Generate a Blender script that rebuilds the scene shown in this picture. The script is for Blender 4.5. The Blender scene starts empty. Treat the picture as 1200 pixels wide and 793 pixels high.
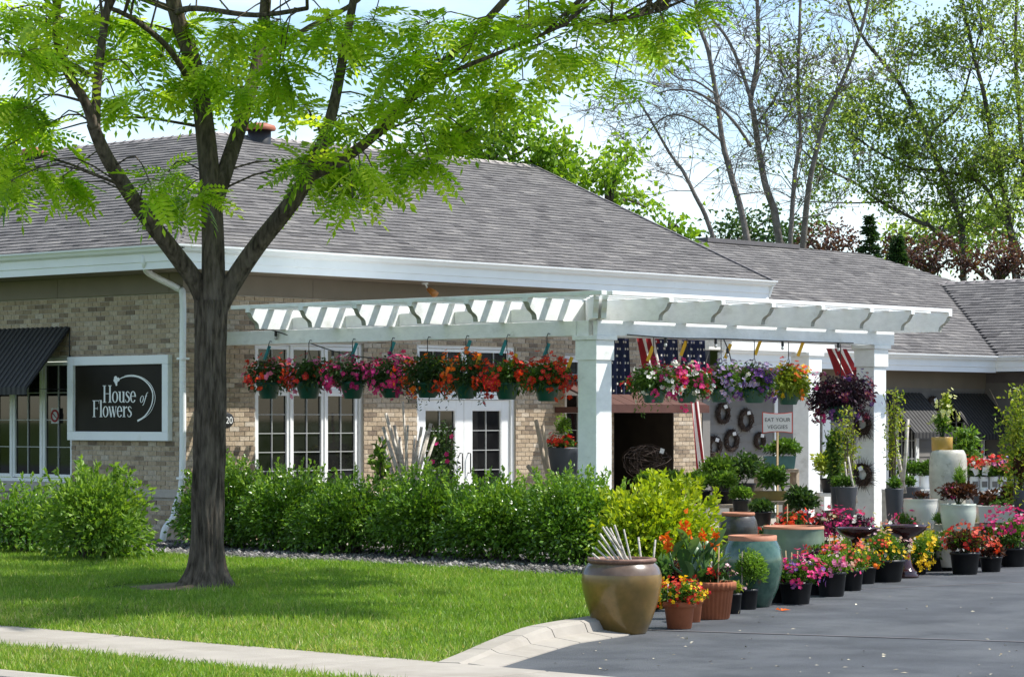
import bpy, math, random
import numpy as np
from mathutils import Vector, Matrix

random.seed(7)
RNG = np.random.default_rng(11)
SC = bpy.context.scene
COL = SC.collection

# ------------------------------------------------------------------ camera
# World axes: +X runs along the shop's front wall, +Y along its sign wall, the wall corner is the origin.
F, HZ, CX, EYE = 3180.0, 490.0, 600.0, 1.75       # focal length, horizon row, centre column (photo pixels), eye height
PHI = math.radians(47.7)
CO, SI = math.cos(PHI), math.sin(PHI)
_d0 = 21.2 * EYE
_l0 = (215 - CX) / F * _d0
CAMX, CAMY = -(_l0 * CO + _d0 * SI), -(-_l0 * SI + _d0 * CO)
cam_data = bpy.data.cameras.new('camera')
cam = bpy.data.objects.new('camera', cam_data)
COL.objects.link(cam)
cam.location = (CAMX, CAMY, EYE)
cam.rotation_euler = (math.pi / 2, 0, -PHI)
cam_data.sensor_width = 36.0
cam_data.lens = F / 1200 * 36
cam_data.shift_y = (HZ - 396.5) / 1200
cam_data.clip_start = 0.5
cam_data.clip_end = 6000
SC.camera = cam

# ------------------------------------------------------------------ sky, sun, exposure
SUNV = Vector((0.50, -0.46, 1.0)).normalized()
wd = bpy.data.worlds.new('World')
SC.world = wd
wd.use_nodes = True
nt = wd.node_tree
bg = nt.nodes['Background']
sky = nt.nodes.new('ShaderNodeTexSky')
sky.sky_type = 'NISHITA'
sky.sun_disc = False
sky.sun_elevation = math.asin(SUNV.z)
sky.sun_rotation = math.atan2(SUNV.x, SUNV.y)
sky.dust_density = 0.3
sky.ozone_density = 2.5
tcw = nt.nodes.new('ShaderNodeTexCoord')
mpw = nt.nodes.new('ShaderNodeMapping')
mpw.inputs['Scale'].default_value = (3.0, 3.0, 9.0)
nzw = nt.nodes.new('ShaderNodeTexNoise')
nzw.inputs['Scale'].default_value = 1.9
nzw.inputs['Detail'].default_value = 7
nzw.inputs['Roughness'].default_value = 0.55
crw = nt.nodes.new('ShaderNodeValToRGB')
crw.color_ramp.elements[0].position = 0.46
crw.color_ramp.elements[1].position = 0.76
mxw = nt.nodes.new('ShaderNodeMixRGB')
mxw.inputs[2].default_value = (6.2, 6.8, 7.5, 1)     # sunlit cloud
nt.links.new(tcw.outputs['Generated'], mpw.inputs['Vector'])
nt.links.new(mpw.outputs['Vector'], nzw.inputs['Vector'])
nt.links.new(nzw.outputs['Fac'], crw.inputs['Fac'])
nt.links.new(crw.outputs['Color'], mxw.inputs['Fac'])
nt.links.new(sky.outputs['Color'], mxw.inputs[1])
nt.links.new(mxw.outputs['Color'], bg.inputs['Color'])
bg.inputs['Strength'].default_value = 0.125
sun_d = bpy.data.lights.new('sun', 'SUN')
sun_d.energy = 4.4
sun_d.angle = math.radians(0.55)
sun_d.color = (1.0, 0.965, 0.905)
sun = bpy.data.objects.new('sun', sun_d)
COL.objects.link(sun)
sun.location = (10, -10, 30)
sun.rotation_euler = SUNV.to_track_quat('Z', 'Y').to_euler()
SC.view_settings.view_transform = 'Standard'
SC.view_settings.look = 'None'
SC.view_settings.gamma = 1
SC.view_settings.exposure = 0.76
SC.view_settings.use_curve_mapping = False
SC.render.engine = 'CYCLES'
SC.cycles.max_bounces = 8
SC.cycles.transparent_max_bounces = 8
SC.cycles.use_denoising = True

# ------------------------------------------------------------------ photo pixel -> world point
def ray(x, y):
    l = (x - CX) / F
    return Vector((l * CO + SI, -l * SI + CO, (HZ - y) / F))
CAMP = Vector((CAMX, CAMY, EYE))
def at_z(x, y, z=0.0):
    r = ray(x, y); return CAMP + r * ((z - EYE) / r.z)
def at_d(x, y, d): return CAMP + ray(x, y) * d
def at_x(x, y, X):
    r = ray(x, y); return CAMP + r * ((X - CAMX) / r.x)
def at_y(x, y, Y):
    r = ray(x, y); return CAMP + r * ((Y - CAMY) / r.y)
def depth(p): return (p[0] - CAMX) * SI + (p[1] - CAMY) * CO
LAT = Vector((CO, -SI, 0))       # picture-right in the world
DEP = Vector((SI, CO, 0))        # away from the viewer

# ------------------------------------------------------------------ mesh building
class Geo:
    def __init__(s): s.V = []; s.F = []; s.M = []; s.T = []; s.S = []; s.n = 0
    def add(s, vf, m=0, t=0.5, smooth=False):
        V, Fc = vf
        V = np.asarray(V, dtype=np.float64).reshape(-1, 3)
        if isinstance(Fc, np.ndarray): groups = [Fc]
        else:
            by = {}
            for f in Fc: by.setdefault(len(f), []).append(f)
            groups = [np.array(g, dtype=np.int64) for g in by.values()]
        off = 0
        for g in groups:
            s.F.append(g + s.n)
            s.M.append(np.full(len(g), m, dtype=np.int32))
            if np.ndim(t): s.T.append(np.asarray(t, dtype=np.float32)[off:off + len(g)])
            else: s.T.append(np.full(len(g), t, dtype=np.float32))
            s.S.append(np.full(len(g), smooth, dtype=bool))
            off += len(g)
        s.V.append(V); s.n += len(V)
        return s
    def mesh(s, name, mats):
        me = bpy.data.meshes.new(name)
        V = np.concatenate(s.V)
        me.vertices.add(len(V)); me.vertices.foreach_set('co', V.astype(np.float32).ravel())
        ls = np.concatenate([f.ravel() for f in s.F]).astype(np.int32)
        tot = np.concatenate([np.full(len(f), f.shape[1], dtype=np.int32) for f in s.F])
        me.loops.add(len(ls)); me.loops.foreach_set('vertex_index', ls)
        me.polygons.add(len(tot))
        me.polygons.foreach_set('loop_start', np.concatenate([[0], np.cumsum(tot)[:-1]]).astype(np.int32))
        me.polygons.foreach_set('material_index', np.concatenate(s.M))
        me.polygons.foreach_set('use_smooth', np.concatenate(s.S))
        a = me.attributes.new('tint', 'FLOAT', 'FACE')
        a.data.foreach_set('value', np.concatenate(s.T))
        for m in (mats if isinstance(mats, (list, tuple)) else [mats]): me.materials.append(m)
        me.update(calc_edges=True)
        return me
    def build(s, name, mats, parent=None, bevel=0):
        return link(name, s.mesh(name, mats), parent, bevel)

MASS = {'blossoms', 'flower_centres', 'trailing_stems', 'twigs', 'branches', 'stars', 'canna_flowers', 'canna_leaves', 'leaves', 'foliage'}
def link(name, me, parent=None, bevel=0):
    o = bpy.data.objects.new(name, me)
    COL.objects.link(o)
    if name in MASS: o['kind'] = 'stuff'
    if parent is not None:
        o.parent = parent
        o.matrix_parent_inverse = Matrix.Translation(-PLOC.get(parent.name, Vector()))
    if bevel:
        b = o.modifiers.new('bevel', 'BEVEL'); b.width = bevel; b.segments = 2; b.limit_method = 'ANGLE'
    return o
PLOC = {}
def wloc(parent):
    v = Vector()
    while parent is not None:
        v = v + parent.location; parent = parent.parent
    return v
def tag(o, label, cat=None, group=None, kind=None):
    if label: o['label'] = label
    if cat: o['category'] = cat
    if group: o['group'] = group
    if kind: o['kind'] = kind
    return o
def thing(name, label, cat, loc=(0, 0, 0), group=None):
    """an Empty at the thing's base; parts are modelled in world coordinates"""
    o = bpy.data.objects.new(name, None)
    o.empty_display_size = 0.2
    COL.objects.link(o); o.location = loc
    PLOC[o.name] = Vector(loc)
    return tag(o, label, cat, group)

def box(x0, x1, y0, y1, z0, z1):
    V = [(x, y, z) for z in (z0, z1) for y in (y0, y1) for x in (x0, x1)]
    return np.array(V), np.array([(0, 2, 3, 1), (4, 5, 7, 6), (0, 1, 5, 4), (2, 6, 7, 3), (0, 4, 6, 2), (1, 3, 7, 5)])
def obox(c, ax, ay, az):
    """box from centre and three half-axis vectors"""
    c, ax, ay, az = [np.array(v, dtype=float) for v in (c, ax, ay, az)]
    V = [c + i * ax + j * ay + k * az for k in (-1, 1) for j in (-1, 1) for i in (-1, 1)]
    return np.array(V), box(0, 1, 0, 1, 0, 1)[1]
def bar(p, q, w, h):
    """rectangular bar between two points, w across, h upright"""
    p, q = Vector(p), Vector(q); d = (q - p)
    up = Vector((0, 0, 1)) if abs(d.normalized().z) < 0.95 else Vector((0, 1, 0))
    s = d.cross(up).normalized(); u = s.cross(d).normalized()
    return obox((p + q) / 2, d / 2, s * w / 2, u * h / 2)
def extrude(poly, a, b, axis):
    """2-D polygon extruded between a and b along axis 0/1/2; polygon coordinates are the other two axes in order"""
    n = len(poly)
    def put(u, v, t):
        r = [u, v]; r.insert(axis, t); return r
    V = [put(u, v, a) for u, v in poly] + [put(u, v, b) for u, v in poly]
    Fc = [tuple(range(n))[::-1], tuple(range(n, 2 * n))] + [(i, (i + 1) % n, n + (i + 1) % n, n + i) for i in range(n)]
    return np.array(V, dtype=float), Fc
def tube(pts, rad, n=8, cap=True):
    pts = [Vector(p) for p in pts]; m = len(pts)
    if not hasattr(rad, '__len__'): rad = [rad] * m
    V = []; prev = None
    for i, p in enumerate(pts):
        t = (pts[min(i + 1, m - 1)] - pts[max(i - 1, 0)])
        t = t.normalized() if t.length > 1e-9 else Vector((0, 0, 1))
        if prev is None:
            a = Vector((1, 0, 0)) if abs(t.x) < 0.8 else Vector((0, 1, 0)); prev = (a - t * a.dot(t)).normalized()
        else:
            prev = prev - t * prev.dot(t)
            prev = prev.normalized() if prev.length > 1e-6 else t.orthogonal().normalized()
        b = t.cross(prev)
        for k in range(n):
            a = 2 * math.pi * k / n
            V.append(p + (prev * math.cos(a) + b * math.sin(a)) * rad[i])
    Fc = []
    for i in range(m - 1):
        for k in range(n):
            k2 = (k + 1) % n
            Fc.append((i * n + k, i * n + k2, (i + 1) * n + k2, (i + 1) * n + k))
    V = np.array([tuple(v) for v in V])
    if cap: Fc.append(tuple(range(n))[::-1]); Fc.append(tuple(range((m - 1) * n, m * n)))
    return V, Fc
def lathe(prof, c=(0, 0, 0), n=28, wob=0.0):
    """profile [(r,z)...] turned about the vertical through c"""
    m = len(prof); V = []
    for r, z in prof:
        for k in range(n):
            a = 2 * math.pi * k / n
            rr = r * (1 + wob * math.cos(n / 4 * a))
            V.append((c[0] + rr * math.cos(a), c[1] + rr * math.sin(a), c[2] + z))
    Fc = [(i * n + k, i * n + (k + 1) % n, (i + 1) * n + (k + 1) % n, (i + 1) * n + k) for i in range(m - 1) for k in range(n)]
    return np.array(V), np.array(Fc)
def smoothline(pts, sub=4):
    """Catmull-Rom through points"""
    P = [Vector(p) for p in pts]
    if len(P) < 3: return P
    out = []
    for i in range(len(P) - 1):
        p0, p1, p2, p3 = P[max(i - 1, 0)], P[i], P[i + 1], P[min(i + 2, len(P) - 1)]
        for k in range(sub):
            t = k / sub
            out.append(0.5 * ((2 * p1) + (p2 - p0) * t + (2 * p0 - 5 * p1 + 4 * p2 - p3) * t * t + (3 * p1 - p0 - 3 * p2 + p3) * t ** 3))
    out.append(P[-1]); return out

def unit(A): return A / np.maximum(np.linalg.norm(A, axis=1, keepdims=True), 1e-9)
def leaves(P, D, L, W, fold=0.25, droop=0.0, nrm=None):
    """one small folded leaf (two triangles) per point; D = growing direction"""
    n = len(P); D = unit(D)
    R = RNG.normal(size=(n, 3)) if nrm is None else nrm + 0.35 * RNG.normal(size=(n, 3))
    S = unit(np.cross(D, R)); N = np.cross(S, D)
    L = np.broadcast_to(np.asarray(L, dtype=float), (n,))[:, None]; W = np.broadcast_to(np.asarray(W, dtype=float), (n,))[:, None]
    mid = P + D * L * 0.42 + N * W * fold
    tip = P + D * L; tip[:, 2] -= (L[:, 0] * droop)
    V = np.stack([P, mid - S * W * 0.5, tip, mid + S * W * 0.5], axis=1).reshape(-1, 3)
    b = np.arange(n)[:, None] * 4
    Fc = np.concatenate([b + np.array([[0, 2, 1]]), b + np.array([[0, 3, 2]])], axis=1).reshape(-1, 3)
    return V, Fc
def blooms(P, N, r, petals=5, cup=0.25):
    """small rosette per point, facing N"""
    n = len(P); N = unit(N)
    A = unit(np.cross(N, RNG.normal(size=(n, 3)))); B = np.cross(N, A)
    r = np.broadcast_to(np.asarray(r, dtype=float), (n,))[:, None]
    Vs = [P]
    for k in range(petals):
        for j, (rr, da) in enumerate(((0.75, -0.42), (1.0, 0.0), (0.75, 0.42))):
            a = 2 * math.pi * k / petals + da * 2 * math.pi / petals * 1.05
            Vs.append(P + (A * math.cos(a) + B * math.sin(a)) * r * rr + N * r * cup * rr)
    V = np.stack(Vs, axis=1).reshape(-1, 3); st = 1 + petals * 3
    b = np.arange(n)[:, None] * st
    f = np.array([[0, 1 + 3 * k, 2 + 3 * k, 3 + 3 * k] for k in range(petals)]).reshape(1, -1)
    return V, (b + f).reshape(-1, 4)
def shell(c, rx, ry, rz, n, inner=0.55, low=-1.0, lump=0.12):
    """points through the outer volume of an uneven ellipsoid -> positions, outward directions"""
    U = unit(RNG.normal(size=(n * 3, 3))); U = U[U[:, 2] > low][:n]
    a = np.arctan2(U[:, 1], U[:, 0]); ph = RNG.uniform(0, 6.28, 4)
    w = 1 + lump * (np.sin(3 * a + ph[0]) * np.cos(4 * U[:, 2] + ph[1]) + 0.7 * np.sin(7 * a + ph[2] + 3 * U[:, 2]) + 0.5 * np.sin(11 * U[:, 2] + 5 * a + ph[3]))
    k = RNG.uniform(inner ** 2, 1, len(U)) ** 0.5
    P = np.array(c) + U * np.array([rx, ry, rz]) * (w * k)[:, None]
    return P, unit(U / np.array([rx, ry, rz]))

# ------------------------------------------------------------------ materials
def rgba(c): return (c[0], c[1], c[2], 1)
def mat(name, col, rough=0.6, var=0.12, vscale=6.0, bump=0.0, bscale=60.0, spec=0.4, metal=0.0, tint=None, stain=None, stscale=1.5, coat=0.0, interp='LINEAR', stretch=None):
    m = bpy.data.materials.new(name); m.use_nodes = True
    t = m.node_tree; p = t.nodes['Principled BSDF']
    p.inputs['Roughness'].default_value = rough
    p.inputs['Specular IOR Level'].default_value = spec
    p.inputs['Metallic'].default_value = metal
    if coat: p.inputs['Coat Weight'].default_value = coat; p.inputs['Coat Roughness'].default_value = 0.125
    geo = t.nodes.new('ShaderNodeNewGeometry')
    vec = geo.outputs['Position']
    if stretch:
        mp = t.nodes.new('ShaderNodeMapping'); mp.inputs['Scale'].default_value = stretch
        t.links.new(vec, mp.inputs['Vector']); vec = mp.outputs['Vector']
    if tint:
        at = t.nodes.new('ShaderNodeAttribute'); at.attribute_name = 'tint'
        cr = t.nodes.new('ShaderNodeValToRGB'); cr.color_ramp.interpolation = interp
        e = cr.color_ramp.elements
        for i, (pos, c) in enumerate(tint):
            x = e[i] if i < 2 else e.new(pos)
            x.position = pos; x.color = rgba(c)
        t.links.new(at.outputs['Fac'], cr.inputs['Fac']); base = cr.outputs['Color']
    else:
        rg = t.nodes.new('ShaderNodeRGB'); rg.outputs[0].default_value = rgba(col); base = rg.outputs[0]
    if var:
        nz = t.nodes.new('ShaderNodeTexNoise'); nz.inputs['Scale'].default_value = vscale; nz.inputs['Detail'].default_value = 6
        t.links.new(vec, nz.inputs['Vector'])
        mr = t.nodes.new('ShaderNodeMapRange'); mr.inputs['From Min'].default_value = 0.3; mr.inputs['From Max'].default_value = 0.7
        mr.inputs['To Min'].default_value = 1 - var; mr.inputs['To Max'].default_value = 1 + var
        t.links.new(nz.outputs['Fac'], mr.inputs['Value'])
        mx = t.nodes.new('ShaderNodeVectorMath'); mx.operation = 'SCALE'
        t.links.new(base, mx.inputs[0]); t.links.new(mr.outputs['Result'], mx.inputs['Scale']); base = mx.outputs['Vector']
    if stain:
        nz = t.nodes.new('ShaderNodeTexNoise'); nz.inputs['Scale'].default_value = stscale; nz.inputs['Detail'].default_value = 9; nz.inputs['Roughness'].default_value = 0.65
        t.links.new(vec, nz.inputs['Vector'])
        cr2 = t.nodes.new('ShaderNodeValToRGB'); cr2.color_ramp.elements[0].position = stain[1]; cr2.color_ramp.elements[1].position = stain[2]
        t.links.new(nz.outputs['Fac'], cr2.inputs['Fac'])
        mx = t.nodes.new('ShaderNodeMixRGB'); mx.inputs[2].default_value = rgba(stain[0])
        t.links.new(cr2.outputs['Color'], mx.inputs['Fac']); t.links.new(base, mx.inputs[1]); base = mx.outputs['Color']
    t.links.new(base, p.inputs['Base Color'])
    if bump:
        nb = t.nodes.new('ShaderNodeTexNoise'); nb.inputs['Scale'].default_value = bscale; nb.inputs['Detail'].default_value = 5
        t.links.new(vec, nb.inputs['Vector'])
        bp = t.nodes.new('ShaderNodeBump'); bp.inputs['Strength'].default_value = bump; bp.inputs['Distance'].default_value = 0.02
        t.links.new(nb.outputs['Fac'], bp.inputs['Height']); t.links.new(bp.outputs['Normal'], p.inputs['Normal'])
    return m
def leafmat(name, cols, trans=0.4, rough=0.45, spec=0.35):
    m = mat(name, cols[0][1], rough=rough, spec=spec, var=0.18, vscale=3.0, tint=cols)
    t = m.node_tree; p = t.nodes['Principled BSDF']; out = t.nodes['Material Output']
    src = p.inputs['Base Color'].links[0].from_socket
    tr = t.nodes.new('ShaderNodeBsdfTranslucent'); mx = t.nodes.new('ShaderNodeMixShader'); mx.inputs['Fac'].default_value = trans
    g = t.nodes.new('ShaderNodeVectorMath'); g.operation = 'MULTIPLY'; g.inputs[1].default_value = (1.35, 1.35, 0.6)
    t.links.new(src, g.inputs[0]); t.links.new(g.outputs['Vector'], tr.inputs['Color'])
    t.links.new(p.outputs['BSDF'], mx.inputs[1]); t.links.new(tr.outputs['BSDF'], mx.inputs[2]); t.links.new(mx.outputs['Shader'], out.inputs['Surface'])
    return m

M = {}
M['white'] = mat('white_paint', (0.80, 0.81, 0.80), 0.5, 0.04, 3, stain=((0.55, 0.54, 0.48), 0.62, 0.95), stscale=2.2)
M['gutter'] = mat('gutter_white', (0.80, 0.82, 0.82), 0.4, 0.04, 2, stain=((0.5, 0.48, 0.4), 0.6, 0.95), stscale=2.0)
M['pergola'] = mat('weathered_white_wood', (0.80, 0.81, 0.79), 0.55, 0.06, 9, bump=0.15, bscale=40, stain=((0.42, 0.42, 0.34), 0.58, 0.85), stscale=2.6, stretch=(1, 1, 1.6))
M['brick'] = mat('brick', (0.3, 0.22, 0.15), 0.85, 0.2, 30, bump=0.35, bscale=90, spec=0.2,
                 tint=[(0.0, (0.20, 0.155, 0.115)), (0.22, (0.30, 0.23, 0.16)), (0.5, (0.415, 0.325, 0.225)), (0.78, (0.47, 0.38, 0.275)), (1.0, (0.50, 0.43, 0.34))])
M['mortar'] = mat('mortar', (0.44, 0.41, 0.36), 0.95, 0.1, 20, bump=0.3, bscale=120, spec=0.1)
M['band'] = mat('stone_band', (0.42, 0.38, 0.33), 0.85, 0.1, 12, bump=0.2, bscale=70)
M['frieze'] = mat('taupe_board', (0.21, 0.178, 0.135), 0.7, 0.06, 3)
M['shingle'] = mat('asphalt_shingle', (0.25, 0.23, 0.22), 0.95, 0.16, 18, bump=0.5, bscale=260, spec=0.1,
                   tint=[(0.0, (0.092, 0.087, 0.086)), (0.3, (0.136, 0.129, 0.126)), (0.65, (0.174, 0.165, 0.159)), (1.0, (0.232, 0.219, 0.205))])
M['ridge'] = mat('ridge_cap', (0.42, 0.38, 0.36), 0.9, 0.12, 8, bump=0.4, bscale=200, spec=0.1)
M['flash'] = mat('dark_edge', (0.12, 0.11, 0.11), 0.7, 0.1)
M['glass'] = mat('dark_glass', (0.012, 0.012, 0.012), 0.03, 0.9, 1.6, spec=0.45)  # mottled colour stands in for uneven reflections in the panes
M['black'] = mat('black_metal', (0.02, 0.02, 0.02), 0.45, 0.15)
M['blackpot'] = mat('black_nursery_plastic', (0.014, 0.014, 0.015), 0.42, 0.2, 10, spec=0.35)
M['awning'] = mat('awning_canvas', (0.02, 0.02, 0.022), 0.75, 0.15, 10, tint=[(0.0, (0.011, 0.011, 0.012)), (1.0, (0.05, 0.048, 0.045))])
M['signface'] = mat('sign_face', (0.016, 0.013, 0.009), 0.45, 0.3, 2.0, spec=0.12)
M['letter'] = mat('sign_lettering', (0.80, 0.81, 0.79), 0.5, 0.03)
M['rust'] = mat('rust_red_metal', (0.085, 0.034, 0.024), 0.6, 0.15, 6)
M['terraroof'] = mat('vent_red', (0.33, 0.11, 0.06), 0.6, 0.15, 6)
M['asphalt'] = mat('asphalt', (0.056, 0.060, 0.068), 0.75, 0.26, 1.6, bump=0.5, bscale=120, spec=0.35, stain=((0.088, 0.092, 0.098), 0.45, 0.70), stscale=0.8)
M['concrete'] = mat('concrete', (0.33, 0.30, 0.26), 0.9, 0.1, 2.5, bump=0.25, bscale=120, spec=0.15, stain=((0.22, 0.195, 0.16), 0.5, 0.8), stscale=1.2)
M['soil'] = mat('soil', (0.035, 0.025, 0.018), 0.95, 0.4, 30, bump=0.8, bscale=80, spec=0.05)
M['turf'] = mat('turf_soil', (0.075, 0.12, 0.02), 0.95, 0.35, 2.5, bump=0.5, bscale=60, spec=0.05)
M['gravelbed'] = mat('gravel_base', (0.13, 0.12, 0.115), 0.95, 0.4, 25, bump=0.8, bscale=60, spec=0.05)
M['stone'] = mat('river_stone', (0.3, 0.3, 0.3), 0.8, 0.2, 20, tint=[(0.0, (0.045, 0.042, 0.04)), (0.5, (0.12, 0.113, 0.107)), (1.0, (0.38, 0.36, 0.345))])
M['bark'] = mat('bark', (0.10, 0.08, 0.062), 0.95, 0.65, 24, bump=1.0, bscale=34, spec=0.1, stretch=(1, 1, 0.22), stain=((0.17, 0.14, 0.115), 0.52, 0.75), stscale=9)
M['farbark'] = mat('grey_bark', (0.10, 0.088, 0.078), 0.95, 0.3, 5, bump=0.5, bscale=20, spec=0.1)
M['siding'] = mat('grey_siding', (0.18, 0.17, 0.155), 0.7, 0.06, 6, tint=[(0.0, (0.16, 0.15, 0.138)), (1.0, (0.20, 0.188, 0.172))])
M['grille'] = mat('window_grille', (0.42, 0.43, 0.42), 0.5, 0.04)
M['scroll_shade'] = mat('painted_scroll_shade', (0.33, 0.33, 0.28), 0.8, 0.25, 14)  # shade under the scrolled rafter ends, put into the colour
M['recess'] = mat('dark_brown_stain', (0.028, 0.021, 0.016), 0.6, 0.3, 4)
M['palebark'] = mat('pale_grey_bark', (0.17, 0.15, 0.132), 0.95, 0.3, 5, bump=0.5, bscale=20, spec=0.1)
M['wicker'] = mat('dark_twig', (0.045, 0.028, 0.02), 0.85, 0.3, 30)
M['birch'] = mat('birch_bark', (0.50, 0.46, 0.40), 0.8, 0.25, 14, stain=((0.12, 0.09, 0.07), 0.56, 0.66), stscale=16, stretch=(0.6, 0.6, 1.6))
M['wood'] = mat('grey_wood', (0.33, 0.27, 0.2), 0.85, 0.25, 12, bump=0.3, bscale=40)
M['whitewood'] = mat('whitewashed_wood', (0.62, 0.6, 0.56), 0.8, 0.15, 12)
M['tan'] = mat('tan_stake', (0.5, 0.36, 0.2), 0.8, 0.15)
M['yellow'] = mat('yellow_tag', (0.8, 0.45, 0.02), 0.5, 0.05)
M['teal'] = mat('teal_tag', (0.02, 0.22, 0.24), 0.5, 0.05)
M['tagwhite'] = mat('white_tag', (0.8, 0.8, 0.8), 0.5, 0.03)
M['greenpot'] = mat('green_plastic', (0.008, 0.075, 0.052), 0.4, 0.1, 8, spec=0.4)
M['red'] = mat('flag_red', (0.26, 0.012, 0.018), 0.8, 0.1)
M['navy'] = mat('flag_navy', (0.012, 0.018, 0.06), 0.8, 0.1)
M['cloth'] = mat('flag_white', (0.72, 0.68, 0.62), 0.8, 0.06)
M['bulb'] = mat('bulb_glass', (0.55, 0.56, 0.55), 0.15, 0.0)
M['amber'] = mat('amber_lamp', (0.5, 0.2, 0.05), 0.3, 0.1)
# glazes and clays
M['brownglaze'] = mat('brown_glaze', (0.13, 0.085, 0.055), 0.28, 0.3, 7, spec=0.5, coat=0.4, stain=((0.09, 0.055, 0.03), 0.40, 0.62), stscale=4)
M['goldglaze'] = mat('golden_brown_glaze', (0.20, 0.115, 0.028), 0.28, 0.3, 5, spec=0.5, coat=0.4, stain=((0.13, 0.085, 0.016), 0.42, 0.62), stscale=4)
M['brownrim'] = mat('unglazed_rim', (0.16, 0.085, 0.06), 0.6, 0.2, 9, stain=((0.3, 0.17, 0.12), 0.5, 0.7), stscale=10)
M['terra'] = mat('terracotta', (0.33, 0.105, 0.045), 0.8, 0.12, 12, bump=0.1, bscale=60)
M['terrarim'] = mat('terracotta_rim', (0.40, 0.165, 0.095), 0.7, 0.12, 12)
M['tealglaze'] = mat('teal_glaze', (0.030, 0.080, 0.058), 0.20, 0.3, 5, coat=0.5, stain=((0.09, 0.16, 0.115), 0.45, 0.72), stscale=5)
M['sage'] = mat('sage_glaze', (0.19, 0.26, 0.20), 0.3, 0.15, 6, coat=0.3)
M['darkglaze'] = mat('charcoal_glaze', (0.06, 0.055, 0.05), 0.35, 0.25, 12, coat=0.3, stretch=(1, 1, 6))
M['cream'] = mat('cream_glaze', (0.60, 0.59, 0.53), 0.35, 0.08, 6, coat=0.2)
M['crackle'] = mat('crackle_glaze', (0.47, 0.45, 0.38), 0.4, 0.16, 9, coat=0.2, stain=((0.3, 0.28, 0.22), 0.55, 0.7), stscale=12)
M['mintglaze'] = mat('mint_glaze', (0.46, 0.50, 0.42), 0.35, 0.12, 6, coat=0.3)
M['ochre'] = mat('ochre_glaze', (0.48, 0.29, 0.06), 0.4, 0.15, 8, coat=0.3)
M['maroon'] = mat('maroon_glaze', (0.032, 0.009, 0.009), 0.14, 0.2, 6, coat=0.6)
M['slate'] = mat('slate_planter', (0.05, 0.055, 0.065), 0.5, 0.12, 8)
M['olive'] = mat('olive_trough', (0.2, 0.15, 0.04), 0.6, 0.15, 8)
M['bluegreen'] = mat('bluegreen_trough', (0.07, 0.17, 0.165), 0.5, 0.12, 8)
# foliage
M['L_locust'] = leafmat('locust_leaf', [(0.0, (0.12, 0.25, 0.015)), (0.5, (0.37, 0.56, 0.03)), (1.0, (0.60, 0.71, 0.085))], 0.55)
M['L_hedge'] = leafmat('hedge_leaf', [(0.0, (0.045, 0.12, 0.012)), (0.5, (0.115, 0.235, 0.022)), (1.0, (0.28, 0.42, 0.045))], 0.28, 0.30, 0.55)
M['L_lime'] = leafmat('lime_leaf', [(0.0, (0.08, 0.17, 0.015)), (0.5, (0.20, 0.30, 0.015)), (1.0, (0.42, 0.47, 0.02))], 0.4)
M['L_bush'] = leafmat('bush_leaf', [(0.0, (0.06, 0.13, 0.015)), (0.6, (0.13, 0.24, 0.03)), (1.0, (0.24, 0.36, 0.05))], 0.4)
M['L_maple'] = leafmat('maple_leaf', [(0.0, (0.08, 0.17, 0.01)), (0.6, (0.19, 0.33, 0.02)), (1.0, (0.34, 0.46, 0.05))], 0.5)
M['L_far'] = leafmat('far_leaf', [(0.0, (0.13, 0.20, 0.035)), (0.6, (0.26, 0.35, 0.075)), (1.0, (0.42, 0.50, 0.17))], 0.6)
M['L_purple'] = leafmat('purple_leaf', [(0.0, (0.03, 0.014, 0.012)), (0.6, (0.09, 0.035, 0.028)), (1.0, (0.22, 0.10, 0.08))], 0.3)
M['L_dark'] = leafmat('dark_green_leaf', [(0.0, (0.018, 0.045, 0.012)), (0.6, (0.04, 0.09, 0.02)), (1.0, (0.09, 0.15, 0.03))], 0.3)
M['L_mid'] = leafmat('green_leaf', [(0.0, (0.03, 0.08, 0.012)), (0.6, (0.075, 0.16, 0.02)), (1.0, (0.15, 0.26, 0.03))], 0.35)
M['L_yel'] = leafmat('yellow_green_leaf', [(0.0, (0.10, 0.17, 0.02)), (0.6, (0.25, 0.31, 0.03)), (1.0, (0.42, 0.44, 0.05))], 0.4)
M['L_red'] = leafmat('bronze_leaf', [(0.0, (0.025, 0.012, 0.01)), (0.6, (0.07, 0.025, 0.015)), (1.0, (0.16, 0.06, 0.03))], 0.3)
M['L_plum'] = leafmat('plum_leaf', [(0.0, (0.012, 0.008, 0.012)), (0.6, (0.035, 0.012, 0.03)), (1.0, (0.09, 0.03, 0.06))], 0.25)
M['L_canna'] = leafmat('canna_leaf', [(0.0, (0.04, 0.10, 0.025)), (0.6, (0.08, 0.17, 0.05)), (1.0, (0.15, 0.25, 0.09))], 0.3, 0.35)
M['grass'] = leafmat('grass_blade', [(0.0, (0.09, 0.18, 0.018)), (0.45, (0.18, 0.31, 0.030)), (0.75, (0.29, 0.39, 0.06)), (1.0, (0.50, 0.45, 0.20))], 0.4, 0.5)
def fm(n, c): M['F_' + n] = leafmat('petal_' + n, [(0.0, [v * 0.75 for v in c]), (1.0, c)], 0.25, 0.6, 0.2)
fm('red', (0.62, 0.025, 0.03)); fm('pink', (0.75, 0.20, 0.42)); fm('magenta', (0.55, 0.02, 0.22)); fm('orange', (0.85, 0.16, 0.01))
fm('scarlet', (0.75, 0.05, 0.015)); fm('yellow', (0.85, 0.55, 0.02)); fm('white', (0.8, 0.78, 0.76)); fm('purple', (0.13, 0.045, 0.26))
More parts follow.
